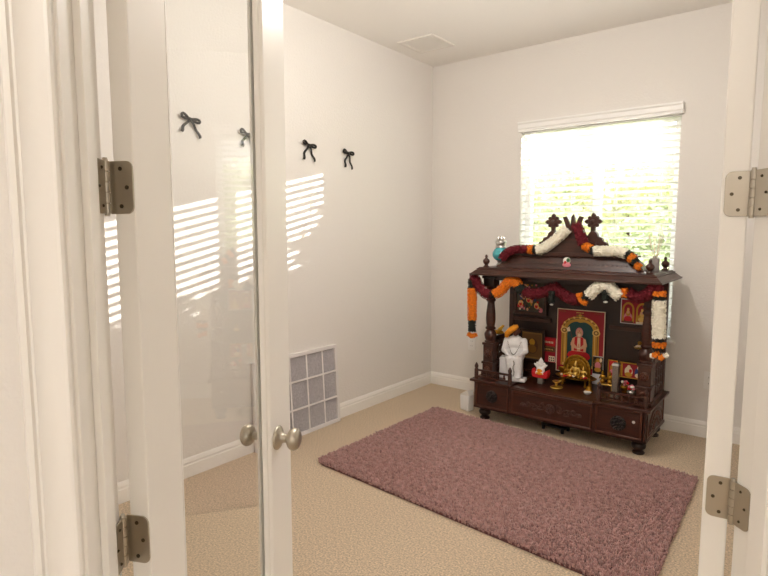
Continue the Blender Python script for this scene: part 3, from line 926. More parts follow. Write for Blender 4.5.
tag(spart('emblem', em, [paper_w, pink_p, green_p, red_m], 0), 'small white, green and pink emblem')

# ------------------------------------------------------------------ garlands
def spline(pts, step):
    P = [Vector(p) for p in pts]
    dense = []
    for i in range(len(P) - 1):
        p0, p1, p2, p3 = P[max(i - 1, 0)], P[i], P[i + 1], P[min(i + 2, len(P) - 1)]
        for k_ in range(16):
            t = k_ / 16
            dense.append(0.5 * ((2 * p1) + (p2 - p0) * t + (2 * p0 - 5 * p1 + 4 * p2 - p3) * t * t + (3 * p1 - p0 - 3 * p2 + p3) * t ** 3))
    dense.append(P[-1])
    outp, acc = [dense[0]], 0
    for a, b in zip(dense, dense[1:]):
        acc += (b - a).length
        if acc >= step:
            outp.append(b); acc = 0
    return outp
def flowers(name, pts, r, m, parent, petal=0.0095, seed=1, dens=1.0):
    """a length of strung flowers: a core wrapped in many small petals"""
    rnd = random.Random(seed)
    path = spline(pts, 0.006)
    mb = MB()
    mb.tube(path, r * 0.78, 10)
    for i, p in enumerate(path):
        t = (path[min(i + 1, len(path) - 1)] - path[max(i - 1, 0)]).normalized()
        a = t.orthogonal().normalized(); b = t.cross(a)
        nn = int(2 * PI * r / petal * 1.1 * dens)
        for k_ in range(nn):
            w = 2 * PI * (k_ + rnd.random()) / nn
            d = a * math.cos(w) + b * math.sin(w)
            c = p + d * r * rnd.uniform(0.80, 0.98) + t * rnd.uniform(-0.003, 0.003)
            tw = t * math.cos(rnd.uniform(0, 6.28)) + d.cross(t) * math.sin(rnd.uniform(0, 6.28))
            tw = (tw - d * tw.dot(d)).normalized(); sd = d.cross(tw)
            lift = d * petal * 0.65
            q = petal * 0.62
            mb.add([c - tw * q, c + sd * q + lift * rnd.random(), c + tw * q + lift, c - sd * q + lift * rnd.random()], [(0, 1, 2, 3)])
    return obj(name, mb, m, parent, smooth=False)

rg = thing('flower_garland', 'maroon, white and orange flower garland draped along the shrine pediment', 'garland', (OX, OY, 0))
gy = 0.128
def gp(pts, y): return [(a, y, b) for a, b in pts]
yl = 0.126
flowers('maroon_flowers', [(0.148, 0.10, 1.162), (0.172, 0.10, 1.196), (0.215, 0.115, 1.222), (0.27, 0.120, 1.232), (0.332, 0.120, 1.231)], 0.027, maroon_m, rg, seed=2)
flowers('orange_flowers', [(0.338, 0.12, 1.231), (0.366, 0.12, 1.230)], 0.030, orange_m, rg, seed=3)
flowers('leaf_band', [(0.368, 0.12, 1.230), (0.392, 0.12, 1.229)], 0.026, green_f, rg, seed=4)
flowers('white_flowers', [(0.394, 0.12, 1.228), (0.43, 0.122, 1.236), (0.48, 0.128, 1.270), (0.544, 0.135, 1.325), (0.585, 0.145, 1.372)], 0.033, white_f, rg, seed=5)
flowers('maroon_flowers', [(0.640, 0.150, 1.392), (0.660, 0.140, 1.365), (0.682, 0.132, 1.312), (0.700, 0.126, 1.272)], 0.032, maroon_m, rg, seed=6)
flowers('orange_flowers', [(0.706, 0.124, 1.262), (0.730, 0.122, 1.250), (0.752, 0.120, 1.242)], 0.026, orange_m, rg, seed=7)
flowers('leaf_band', [(0.746, 0.119, 1.238), (0.772, 0.119, 1.229)], 0.024, green_f, rg, seed=8)
flowers('white_flowers', [(0.774, 0.118, 1.229), (0.83, 0.118, 1.230), (0.90, 0.118, 1.231), (0.965, 0.116, 1.218)], 0.031, white_f, rg, seed=9)
flowers('leaf_band', [(0.966, 0.114, 1.216), (0.990, 0.112, 1.200)], 0.027, green_f, rg, seed=10)
flowers('orange_flowers', [(0.990, 0.108, 1.198), (1.012, 0.102, 1.180)], 0.028, orange_m, rg, seed=11)
flowers('leaf_band', [(1.013, 0.100, 1.176), (1.028, 0.096, 1.160)], 0.026, green_f, rg, seed=12)
flowers('orange_flowers', [(1.028, 0.092, 1.150), (1.056, 0.088, 1.134)], 0.020, orange_m, rg, seed=13)

hg = thing('hanging_garland', 'long maroon, orange and white garland swagged under the shrine roof', 'garland', (OX, OY, 0))
hy = 0.0
def H_(pts): return [(a, (p[0] if p else hy), b) for a, b, *p in pts]
flowers('leaf_band', H_([(-0.031, 1.012), (-0.030, 0.955)]), 0.027, green_f, hg, seed=20)
flowers('orange_flowers', H_([(-0.030, 0.952), (-0.028, 0.86), (-0.026, 0.722)]), 0.031, orange_m, hg, seed=21)
flowers('leaf_band', H_([(-0.026, 0.720), (-0.025, 0.645)]), 0.026, green_f, hg, seed=22)
obj('thread', MB().tube([(-0.025, 0, 0.65), (-0.025, 0, 0.60)], 0.003, 6), paper_w, hg)
flowers('orange_flowers', H_([(-0.055, 0.622), (-0.025, 0.610), (0.005, 0.622)]), 0.013, orange_m, hg, seed=23)
flowers('maroon_flowers', H_([(-0.030, 1.035), (-0.004, 1.018), (0.033, 0.957), (0.088, 0.915), (0.135, 0.920)]), 0.033, maroon_m, hg, seed=24)
flowers('leaf_band', H_([(0.118, 0.915), (0.148, 0.920)]), 0.033, green_f, hg, seed=25)
flowers('orange_flowers', H_([(0.150, 0.922), (0.195, 0.950), (0.235, 1.000), (0.272, 1.022), (0.306, 1.008), (0.320, 0.990)]), 0.033, orange_m, hg, seed=26)
flowers('leaf_band', H_([(0.318, 0.985), (0.348, 0.955)]), 0.032, green_f, hg, seed=27)
flowers('maroon_flowers', H_([(0.350, 0.952, 0.02), (0.410, 0.938, 0.03), (0.50, 0.962, 0.05), (0.545, 0.990, 0.05), (0.60, 0.955, 0.04), (0.665, 0.925, 0.03), (0.715, 0.925, 0.02)]), 0.034, maroon_m, hg, seed=28)
flowers('orange_flowers', H_([(0.726, 0.965), (0.735, 0.940), (0.752, 0.918), (0.775, 0.912)]), 0.018, orange_m, hg, seed=29)
flowers('leaf_band', H_([(0.755, 0.940), (0.790, 0.950)]), 0.020, green_f, hg, seed=30)
flowers('white_flowers', H_([(0.785, 0.958), (0.825, 1.002), (0.872, 1.030), (0.905, 1.022), (0.935, 0.990), (0.968, 0.962)]), 0.033, white_f, hg, petal=0.011, seed=31)
flowers('tassel', H_([(0.884, 1.000), (0.886, 0.940)]), 0.020, green_f, hg, seed=32)
obj('bead', MB().ell((0.887, 0, 0.925), (0.014, 0.014, 0.007), 12, 8), paper_w, hg)
flowers('orange_flowers', H_([(0.994, 1.012), (0.998, 0.965)]), 0.017, orange_m, hg, seed=33)
flowers('maroon_flowers', H_([(1.010, 0.990, 0.01), (1.050, 0.965, 0.02), (1.095, 0.972, 0.02), (1.135, 1.005, 0.01), (1.165, 1.035, 0)]), 0.034, maroon_m, hg, seed=34)
flowers('tassel', H_([(0.548, 0.965, 0.0), (0.550, 0.895, 0.0)]), 0.019, green_f, hg, seed=35)
obj('bead', MB().ell((0.55, 0, 0.882), (0.012, 0.012, 0.006), 12, 8), paper_w, hg)
flowers('maroon_flowers', H_([(1.172, 1.048), (1.180, 1.010)]), 0.024, maroon_m, hg, seed=36)
flowers('orange_flowers', H_([(1.181, 1.008), (1.182, 0.982)]), 0.034, orange_m, hg, petal=0.012, seed=37)
flowers('leaf_band', H_([(1.182, 0.980), (1.183, 0.958)]), 0.030, green_f, hg, seed=38)
flowers('white_flowers', H_([(1.183, 0.955), (1.188, 0.84), (1.194, 0.738)]), 0.036, white_f, hg, seed=39)
flowers('leaf_band', H_([(1.194, 0.735), (1.195, 0.716)]), 0.028, green_f, hg, seed=40)
flowers('orange_flowers', H_([(1.195, 0.712), (1.196, 0.688)]), 0.034, orange_m, hg, petal=0.012, seed=41)
flowers('leaf_band', H_([(1.196, 0.686), (1.197, 0.672)]), 0.026, green_f, hg, seed=42)
tb_ = MB()
for q in range(6):
    a = 2 * PI * q / 6
    tb_.tube([(1.197, 0, 0.675), (1.197 + 0.02 * math.cos(a), 0.02 * math.sin(a), 0.665), (1.197 + 0.034 * math.cos(a), 0.034 * math.sin(a), 0.646 - 0.012 * (q % 2))], 0.002, 6)
obj('thread', tb_, green_f, hg)
tf = MB()
for q in range(6):
    a = 2 * PI * q / 6
    c = (1.197 + 0.034 * math.cos(a), 0.034 * math.sin(a), 0.642 - 0.012 * (q % 2))
    for w in range(5):
        b = 2 * PI * w / 5
        tf.ell((c[0] + 0.009 * math.cos(b), c[1] + 0.003, c[2] + 0.009 * math.sin(b)), (0.009, 0.007, 0.009), 8, 6, mi=(0 if q % 3 else 1))
obj('flower_cluster', tf, [orange_m, white_f], hg)

# ------------------------------------------------------------------ on the roof
RT = 1.1045
vz = thing('teal_vase', 'small teal glass pot with a silver top on the shrine roof', 'pot', (OX + 0.090, OY + 0.195, RT))
obj('base', MB().lathe([(0.026, 0.0), (0.030, 0.004), (0.026, 0.014), (0.018, 0.024), (0.022, 0.034), (0.028, 0.042)], n=24), silver_m, vz)
obj('bowl', MB().lathe([(0.024, 0.040), (0.042, 0.055), (0.051, 0.078), (0.050, 0.100), (0.040, 0.122), (0.028, 0.136)], n=28), teal_m, vz, angle=70)
obj('collar', MB().lathe([(0.028, 0.134), (0.034, 0.138), (0.033, 0.146), (0.028, 0.152), (0.031, 0.160), (0.035, 0.176), (0.032, 0.184), (0.022, 0.190)], n=24), silver_m, vz)
cp = MB().lathe([(0.022, 0.188), (0.026, 0.194), (0.020, 0.200), (0.012, 0.204)], n=20)
for k_ in range(6):
    a = 2 * PI * k_ / 6
    cp.lathe([(0.007, 0.196), (0.008, 0.204), (0.002, 0.216)], (0.020 * math.cos(a), 0.020 * math.sin(a), 0), 8)
cp.lathe([(0.008, 0.2), (0.009, 0.212), (0.002, 0.226)], n=10)
obj('crown', cp, silver_m, vz)

vz.scale = (1.15, 1.15, 0.97)
rd = thing('reed_diffuser', 'grey square reed diffuser with pale sticks on the shrine roof', 'diffuser', (OX + 1.093, OY + 0.27, RT))
jb_ = MB()
jb_.box(-0.025, 0.025, -0.025, 0.025, 0, 0.082)
obj('jar', jb_, grey_box, rd, bevel=0.004)
obj('neck', MB().lathe([(0.012, 0.082), (0.013, 0.094), (0.011, 0.096)], n=16), grey_box, rd)
for k_ in range(7):
    a = 2 * PI * k_ / 7 + 0.3
    obj('reed', MB().tube([(0.003 * math.cos(a), 0.003 * math.sin(a), 0.05), (0.042 * math.cos(a), 0.042 * math.sin(a), 0.225)], 0.0017, 6), reed_m, rd)

# ------------------------------------------------------------------ pictures on the back of the shrine
def framed(name, label, u0, u1, z0, z1, v, layers, fw=0.02, fm_=wood_m, lean_=0.0, cat='picture', group=None):
    """local x from the picture's centre, z from its bottom"""
    w, h = u1 - u0, z1 - z0
    t = thing(name, label, cat, (OX + (u0 + u1) / 2, OY + v, z0), 0, group)
    rt = (-lean_, 0, 0)
    if fw > 0:
        f = MB()
        for (a, b, c, d) in ((-w / 2, w / 2, 0, fw), (-w / 2, w / 2, h - fw, h), (-w / 2, -w / 2 + fw, fw, h - fw), (w / 2 - fw, w / 2, fw, h - fw)):
            f.box(a, b, -0.016, 0.0, c, d)
        obj('frame', f, fm_, t, rot=rt, bevel=0.003)
    obj('backing', MB().box(-w / 2 + fw * 0.5, w / 2 - fw * 0.5, -0.006, -0.0005, fw * 0.5, h - fw * 0.5), card_m if fw == 0 else wood_d, t, rot=rt, smooth=False)
    printed('print', layers, t, y=-0.0066, rot=rt)
    return t
# upper left: many small figures
rnd = random.Random(11)
L_ = [(rect(-0.108, 0.108, 0.02, 0.255), mat('print_ground', (58, 62, 52), 0.5)), (rect(-0.100, 0.100, 0.027, 0.248), mat('print_olive', (74, 70, 58), 0.5))]
pal = [gold_p, pink_p, cream_p, red_m, green_p, black_p, brown_m, skin_m, blue_p]
for i in range(80):
    x, z = rnd.uniform(-0.085, 0.085), rnd.uniform(0.035, 0.235)
    big = rnd.random() < 0.25
    r_ = rnd.uniform(0.010, 0.016) if big else rnd.uniform(0.004, 0.010)
    L_.append((circle(x, z, r_, r_ * rnd.uniform(0.8, 1.5), 10), rnd.choice(pal)))
for (x, z) in ((-0.062, 0.085), (0.0, 0.115), (0.062, 0.075)):
    L_ += [(circle(x, z, 0.018, 0.022, 14), gold_l), (circle(x, z - 0.005, 0.012, 0.015, 12), red_m), (circle(x, z + 0.010, 0.007, 0.008, 12), skin_m)]
framed('framed_picture', 'upper left wood-framed picture of many small deities in the shrine', 0.092, 0.350, 0.735, 1.010, 0.440, L_, 0.022, wood_m)
# upper right: two gilded arches
L_ = [(rect(-0.088, 0.088, 0.004, 0.160), red_d)]
for cx in (-0.045, 0.043):
    L_ += [(rect(cx - 0.038, cx + 0.038, 0.010, 0.095), gold_p), (circle(cx, 0.095, 0.038, 0.050, 18, 0, PI), gold_p),
           (rect(cx - 0.026, cx + 0.026, 0.016, 0.095), red_d), (circle(cx, 0.095, 0.026, 0.036, 18, 0, PI), red_d),
           (circle(cx, 0.045, 0.027, 0.030, 16), pink_p if cx < 0 else gold_p), (circle(cx, 0.034, 0.024, 0.018, 14), red_m if cx < 0 else gold_l), (circle(cx, 0.072, 0.014, 0.020, 14), gold_l if cx > 0 else gold_p),
           (circle(cx, 0.078, 0.009, 0.011, 12), skin_m), (circle(cx, 0.096, 0.008, 0.012, 10), gold_l), (rect(cx - 0.035, cx + 0.035, 0.006, 0.018), cream_p if cx > 0 else brown_m)]
framed('framed_picture', 'upper right print of two gilded arches behind the shrine column', 0.862, 1.050, 0.738, 0.906, 0.440, L_, 0.0)
tray_ = None
# centre poster
PW, PH = 0.335, 0.458
hw = PW / 2
L_ = [(rect(-hw, hw, 0, PH), cream_p), (rect(-hw + 0.006, hw - 0.006, 0.006, PH - 0.006), red_d)]
def arch_poly(hwid, z0, zs, rise, n=24, cusp=0.0):
    p = [(-hwid, z0), (hwid, z0), (hwid, zs)]
    for i in range(1, n):
        a = PI * i / n
        c = 1 - cusp * math.exp(-((a - PI / 2) / 0.22) ** 2)
        p.append((hwid * math.cos(a), zs + rise * math.sin(a) * c))
    p.append((-hwid, zs))
    return p
L_ += [(arch_poly(0.132, 0.05, 0.315, 0.095), gold_p), (arch_poly(0.124, 0.05, 0.315, 0.086), gold_d), (arch_poly(0.118, 0.05, 0.312, 0.082), gold_p), (arch_poly(0.090, 0.05, 0.315, 0.062, cusp=0.16), teal_p)]
for sx in (-1, 1):
    L_ += [(circle(sx * 0.112, 0.305, 0.027, 0.025, 14), gold_l), (circle(sx * 0.112, 0.305, 0.018, 0.016, 12), gold_d), (circle(sx * 0.112, 0.305, 0.009, 0.008, 10), gold_l),
           (rect(sx * 0.104 - 0.016, sx * 0.104 + 0.016, 0.05, 0.07), gold_l), (rect(sx * 0.104 - 0.003, sx * 0.104 + 0.003, 0.07, 0.285), gold_l)]
for i in range(9):
    a = PI * (i + .5) / 9
    L_.append((circle(0.124 * math.cos(a), 0.315 + 0.090 * math.sin(a), 0.009, 0.008, 8), gold_l))
L_ += [(circle(0, 0.417, 0.030, 0.009, 12), gold_d), (circle(0, 0.420, 0.012, 0.010, 10), gold_p)]
for i in range(8):
    L_.append((rect(-0.026 + i * 0.0068, -0.022 + i * 0.0068, 0.434 + 0.002 * (i % 2), 0.442), gold_l))
for i in range(6):
    L_.append((rect(-0.150 + i * 0.009, -0.144 + i * 0.009, 0.440, 0.444), gold_d)); L_.append((rect(0.098 + i * 0.009, 0.104 + i * 0.009, 0.440, 0.444), gold_d))
L_ += [([(-0.082, 0.130), (-0.070, 0.112), (0.070, 0.112), (0.082, 0.130), (0.072, 0.152), (0.040, 0.170), (-0.040, 0.170), (-0.072, 0.152)], red_m),
       ([(-0.050, 0.165), (0.050, 0.165), (0.055, 0.225), (0.046, 0.255), (0.022, 0.270), (-0.022, 0.270), (-0.046, 0.255), (-0.055, 0.225)], skin_m),
       ([(-0.034, 0.168), (-0.012, 0.168), (-0.010, 0.268), (-0.030, 0.264)], red_m), ([(0.012, 0.168), (0.034, 0.168), (0.030, 0.264), (0.010, 0.268)], red_m),
       ([(-0.057, 0.225), (-0.040, 0.225), (-0.012, 0.196), (-0.014, 0.182), (-0.040, 0.190), (-0.058, 0.205)], skin_m), ([(0.057, 0.225), (0.040, 0.225), (0.012, 0.196), (0.014, 0.182), (0.040, 0.190), (0.058, 0.205)], skin_m),
       ([(-0.012, 0.182), (0.012, 0.182), (0.010, 0.262), (-0.010, 0.262)], cream_p), ([(-0.010, 0.190), (0.010, 0.190), (0.002, 0.222), (-0.002, 0.222)], skin_m),
       (circle(0.002, 0.300, 0.026, 0.036, 18), pink_p), (circle(0.002, 0.296, 0.022, 0.030, 18), skin_m), (circle(0.002, 0.282, 0.010, 0.012, 12), cream_p),
       (circle(-0.007, 0.300, 0.003, 0.002, 8), brown_m), (circle(0.011, 0.300, 0.003, 0.002, 8), brown_m), (rect(0.0, 0.004, 0.306, 0.318), red_m),
       ([(-0.050, 0.260), (-0.046, 0.260), (-0.064, 0.335), (-0.068, 0.335)], brown_m), ([(-0.068, 0.338), (-0.088, 0.322), (-0.080, 0.300), (-0.060, 0.304)], cream_p)]
framed('devotional_poster', 'large red bordered poster of a seated monk under a gold arch', 0.430, 0.430 + PW, 0.345, 0.345 + PH, 0.438, L_, 0.0, cat='poster')
# lower left frame
L_ = [(rect(-0.082, 0.082, 0.02, 0.218), mat('print_tan', (138, 104, 52), 0.5)), (rect(-0.070, 0.070, 0.032, 0.206), mat('print_ochre', (112, 80, 40), 0.5)),
      (circle(0, 0.115, 0.045, 0.060, 20), mat('print_sienna', (84, 54, 30), 0.5)), (circle(0, 0.145, 0.022, 0.026, 16), gold_p), (circle(0, 0.095, 0.034, 0.032, 16), gold_d)]
framed('framed_picture', 'dark framed ochre picture standing behind the white statue', 0.160, 0.352, 0.392, 0.634, 0.420, L_, 0.018, wood_d, R(-3))
framed_stand = None
# small calendar card
L_ = [(rect(-0.055, 0.055, 0.0, 0.185), red_d), (rect(-0.050, 0.050, 0.125, 0.175), red_m), (rect(-0.050, 0.050, 0.078, 0.118), gold_d), (rect(-0.046, 0.046, 0.082, 0.112), mat('print_sienna', (84, 54, 30))),
      (rect(0.004, 0.050, 0.006, 0.048), cream_p)]
for i in range(3):
    for j in range(2):
        L_.append((rect(0.009 + i * 0.014, 0.017 + i * 0.014, 0.012 + j * 0.017, 0.022 + j * 0.017), black_p))
for i in range(7):
    L_.append((rect(-0.042 + i * 0.012, -0.035 + i * 0.012, 0.142, 0.157), cream_p)); L_.append((rect(-0.040 + i * 0.012, -0.034 + i * 0.012, 0.092, 0.102), gold_l))
framed('calendar_card', 'small red calendar card hanging left of the large poster', 0.312, 0.426, 0.396, 0.576, 0.444, L_, 0.0, cat='card')
# small framed prints, lower right
L_ = [(rect(-0.026, 0.026, 0.006, 0.108), red_m), (circle(0, 0.060, 0.016, 0.026, 14), gold_p), (circle(0, 0.08, 0.008, 0.010, 12), skin_m), (circle(0, 0.035, 0.018, 0.014, 12), pink_p)]
framed('framed_picture', 'tiny red print in a gold frame behind the silver tower', 0.797, 0.858, 0.365, 0.480, 0.436, L_, 0.006, gold_p)
L_ = [(rect(-0.080, 0.080, 0.006, 0.100), red_d)]
for cx in (-0.028, 0.036):
    L_ += [(circle(cx, 0.045, 0.026, 0.034, 16), cream_p if cx < 0 else blue_p), (circle(cx, 0.076, 0.011, 0.013, 12), cream_p), (circle(cx, 0.024, 0.024, 0.016, 14), gold_p if cx < 0 else cream_p), (circle(cx + 0.012, 0.05, 0.010, 0.014, 10), red_m)]
L_ += [(rect(-0.078, -0.066, 0.01, 0.095), gold_p)]
framed('framed_picture', 'wide gold framed print of two white figures beside the right pedestal', 0.872, 1.046, 0.370, 0.475, 0.436, L_, 0.006, gold_p)

# ------------------------------------------------------------------ on the deck
ZD, ZP = 0.2905, 0.3045
# white seated statue
st = thing('seated_statue', 'white seated marble statue with saffron head cloth beside left column', 'statue', (OX + 0.232, OY + 0.155, ZP), R(14))
stb = MB()
stb.box(-0.105, 0.050, 0.0, 0.085, 0.0, 0.150)
stb.box(-0.070, 0.060, 0.065, 0.09, 0.150, 0.21)
stb.box(-0.045, 0.090, -0.070, 0.012, 0.0, 0.022)
obj('throne', stb, marble_m, st, bevel=0.004)
figure('body', [('e', (0.0, 0.030, 0.185), (0.060, 0.044, 0.060)), ('e', (0.0, 0.030, 0.250), (0.062, 0.036, 0.055)), ('e', (0.0, 0.030, 0.290), (0.046, 0.028, 0.022)),
                ('c', (-0.034, 0.020, 0.165), (-0.030, -0.035, 0.160), 0.034, 0.030), ('c', (0.034, 0.020, 0.165), (0.036, -0.035, 0.160), 0.034, 0.030),
                ('c', (-0.028, -0.038, 0.155), (-0.020, -0.042, 0.035), 0.030, 0.022), ('c', (0.036, -0.038, 0.155), (0.038, -0.042, 0.035), 0.030, 0.024),
                ('c', (-0.062, 0.030, 0.275), (-0.076, 0.005, 0.205), 0.022, 0.019), ('c', (-0.076, 0.005, 0.205), (-0.040, -0.040, 0.188), 0.019, 0.014),
                ('c', (0.062, 0.030, 0.275), (0.078, 0.005, 0.205), 0.022, 0.019), ('c', (0.078, 0.005, 0.205), (0.042, -0.040, 0.188), 0.019, 0.014),
                ('e', (-0.036, -0.050, 0.185), (0.015, 0.018, 0.010)), ('e', (0.042, -0.050, 0.185), (0.015, 0.018, 0.010)),
                ('e', (-0.020, -0.056, 0.030), (0.018, 0.028, 0.014)), ('e', (0.038, -0.056, 0.030), (0.018, 0.028, 0.014)),
                ('c', (0, 0.030, 0.295), (0.002, 0.026, 0.325), 0.018, 0.018), ('c', (0.008, -0.036, 0.150), (0.010, -0.036, 0.040), 0.030, 0.026)], marble_m, st, 0.005)
figure('head', [('e', (0.004, 0.022, 0.345), (0.026, 0.029, 0.034)), ('e', (0.006, -0.006, 0.340), (0.007, 0.008, 0.009)), ('e', (0.004, 0.002, 0.325), (0.016, 0.014, 0.014)), ('e', (-0.02, 0.026, 0.342), (0.006, 0.007, 0.010)), ('e', (0.03, 0.026, 0.342), (0.006, 0.007, 0.010))], brown_m, st, 0.003)
hc = MB()
pts = [(-0.052, 0.000, 0.330), (-0.030, -0.004, 0.352), (0.000, -0.004, 0.374), (0.020, 0.004, 0.384)]
hc.tube(pts, [0.024, 0.030, 0.028, 0.014], 12, flat=0.75)
hc.tube([(-0.052, 0.0, 0.330), (-0.062, 0.006, 0.300)], [0.022, 0.012], 10)
obj('head_cloth', hc, saffron_m, st)
bd = MB()
for i in range(11):
    bd.ell((0.008 + 0.004 * math.sin(i), -0.070 + 0.001 * i, 0.145 - 0.0105 * i), 0.0042, 8, 6)
for i in range(26):
    a = PI * i / 25
    bd.ell((-0.046 + 0.092 * i / 25, -0.012 - 0.030 * math.sin(a), 0.272 - 0.085 * math.sin(a)), 0.0034, 8, 6)
bs = obj('bead_string', bd, grey_mt, st)

# yellow cloth on the left lattice
yc_ = MB()
yc_.tube([(-0.075, 0, 0.0), (-0.03, -0.004, 0.012), (0.02, 0.0, 0.010), (0.06, 0.004, 0.0)], [0.018, 0.026, 0.026, 0.018], 12, flat=0.7)
yc_.tube([(0.02, 0.0, 0.010), (0.05, 0.01, 0.03), (0.085, 0.01, 0.05)], [0.02, 0.016, 0.01], 10, flat=0.6)
t = obj('folded_cloth', yc_, yellow_m, loc=(OX + 0.105, OY + 0.235, 0.588), rotz=R(75))
t.location = (OX + 0.020, OY + 0.30, 0.590)
tag(t, 'yellow cloth folded over the lattice behind the left column', 'cloth')

# ganesh-like small painted idol, kept generic
gn = thing('painted_idol', 'small red and white painted idol on a grey block left of the brass tray', 'idol', (OX + 0.405, OY + 0.215, ZD))
obj('block', MB().box(-0.016, 0.022, -0.020, 0.020, 0, 0.042), grey_mt, gn, bevel=0.002)
obj('seat', MB().prism([(-0.052, 0.042), (0.052, 0.042), (0.060, 0.075), (0.055, 0.105), (0.040, 0.085), (-0.040, 0.085), (-0.055, 0.105), (-0.060, 0.075)], -0.026, 0.030, 'y'), red_m, gn, bevel=0.006)
figure('body', [('e', (0, -0.004, 0.098), (0.030, 0.024, 0.030)), ('e', (0, -0.006, 0.136), (0.018, 0.018, 0.020)), ('e', (-0.024, -0.002, 0.140), (0.012, 0.005, 0.014)), ('e', (0.024, -0.002, 0.140), (0.012, 0.005, 0.014)),
                ('c', (-0.026, -0.004, 0.118), (-0.044, -0.004, 0.135), 0.008, 0.006), ('c', (0.026, -0.004, 0.118), (0.044, -0.004, 0.135), 0.008, 0.006),
                ('c', (-0.012, -0.02, 0.078), (-0.038, -0.014, 0.072), 0.012, 0.010), ('c', (0.012, -0.02, 0.078), (0.038, -0.014, 0.072), 0.012, 0.010)], white_p, gn, 0.0035)
obj('robe', MB().ell((0, -0.020, 0.094), (0.020, 0.014, 0.016), 14, 10).ell((0, -0.024, 0.076), (0.028, 0.012, 0.010), 12, 8), saffron_m, gn)
obj('crown', MB().lathe([(0.017, 0.150), (0.018, 0.156), (0.012, 0.166), (0.007, 0.176), (0.002, 0.184)], n=16), white_p, gn)

# brass lamp (small footed dish)
lp = thing('oil_lamp', 'small brass oil lamp on the shrine deck in front of the tray', 'lamp', (OX + 0.535, OY + 0.175, ZD))
obj('base', MB().lathe([(0.038, 0.0), (0.042, 0.004), (0.040, 0.008), (0.022, 0.012), (0.010, 0.018), (0.008, 0.030), (0.014, 0.036)], n=24), brass_l, lp)
obj('bowl', MB().lathe([(0.012, 0.035), (0.024, 0.040), (0.028, 0.048), (0.024, 0.050), (0.008, 0.048)], n=20).tube([(0.020, 0, 0.046), (0.034, 0, 0.056)], [0.008, 0.004], 8), brass_l, lp)

# brass shrine tray with arch and figures
sv = thing('brass_shrine', 'gold arched brass deity group on an oval footed tray before the poster', 'idol', (OX + 0.625, OY + 0.335, ZD))
ty = MB()
ty.lathe([(0.90, 0.058), (1.0, 0.062), (1.04, 0.070), (1.0, 0.072), (0.95, 0.066), (0.2, 0.064)], n=40, sx=0.152, sy=0.085)
tr_ = obj('tray', ty, brass_m, sv)
for a in (0.6, 2.55, 3.9, 5.5):
    obj('foot', MB().lathe([(0.010, 0.0), (0.011, 0.006), (0.006, 0.02), (0.008, 0.045), (0.014, 0.062)], (0.122 * math.cos(a), 0.062 * math.sin(a), 0), 12), brass_m, sv)
ar = MB()
pp = []
ar.prism([(0.100 * math.cos(PI * i / 24), 0.125 + 0.118 * math.sin(PI * i / 24)) for i in range(25)] + [(-0.100, 0.068), (0.100, 0.068)], 0.020, 0.030, 'y')
for rr, th in ((0.096, 0.010), (0.074, 0.006)):
    ar.tube([(rr, 0.016, 0.068)] + [(rr * math.cos(PI * i / 24), 0.016, 0.125 + rr * 1.18 * math.sin(PI * i / 24)) for i in range(25)] + [(-rr, 0.016, 0.068)], th, 8)
for i in range(17):
    a = PI * i / 16
    ar.ell((0.098 * math.cos(a), 0.014, 0.125 + 0.116 * math.sin(a)), (0.010, 0.009, 0.010), 8, 6)
obj('arch', ar, brass_m, sv)
for (cx, cy, s, mm) in ((0.0, -0.012, 1.0, brass_l), (-0.062, -0.014, 0.72, brass_m), (0.060, -0.016, 0.74, brass_l), (-0.030, -0.045, 0.5, brass_l), (0.034, -0.046, 0.5, brass_m)):
    zb = 0.068
    figure('deity_figure', [('e', (cx, cy, zb + 0.020 * s), (0.034 * s, 0.024 * s, 0.022 * s)), ('e', (cx, cy, zb + 0.058 * s), (0.022 * s, 0.016 * s, 0.030 * s)), ('e', (cx, cy, zb + 0.098 * s), (0.013 * s, 0.013 * s, 0.016 * s)),
                     ('c', (cx, cy, zb + 0.108 * s), (cx, cy, zb + 0.134 * s), 0.012 * s, 0.004 * s),
                     ('c', (cx - 0.022 * s, cy, zb + 0.076 * s), (cx - 0.038 * s, cy - 0.008 * s, zb + 0.050 * s), 0.009 * s, 0.006 * s), ('c', (cx + 0.022 * s, cy, zb + 0.076 * s), (cx + 0.038 * s, cy - 0.008 * s, zb + 0.050 * s), 0.009 * s, 0.006 * s)], mm, sv, 0.0035, 1)
rs = random.Random(4)
fl = MB()
for i in range(16):
    fl.ell((rs.uniform(-0.11, 0.11), rs.uniform(-0.06, -0.035), 0.072 + rs.uniform(0, 0.012)), rs.uniform(0.006, 0.010), 8, 6, mi=i % 3)
obj('offering_flowers', fl, [red_m, cream_p, orange_m], sv)['kind'] = 'stuff'

sv.scale = (0.90, 0.90, 0.84)
sv.location.x -= 0.014
# dark backed small deity print standing right of the arch
L_ = [(rect(-0.034, 0.034, 0.0, 0.120), black_p), (circle(0, 0.070, 0.026, 0.044, 18), gold_d), (circle(0, 0.092, 0.013, 0.016, 14), gold_p), (circle(0, 0.060, 0.020, 0.026, 14), pink_p), (circle(0, 0.030, 0.022, 0.016, 14), gold_p), (circle(0.02, 0.1, 0.009, 0.016, 10), cream_p)]
framed('framed_picture', 'small dark print of a pink robed figure right of the brass arch', 0.694, 0.764, ZD + 0.0005, ZD + 0.200, 0.432, [(([(x, z + 0.075) for x, z in p]), m) for p, m in L_], 0.0, cat='picture')
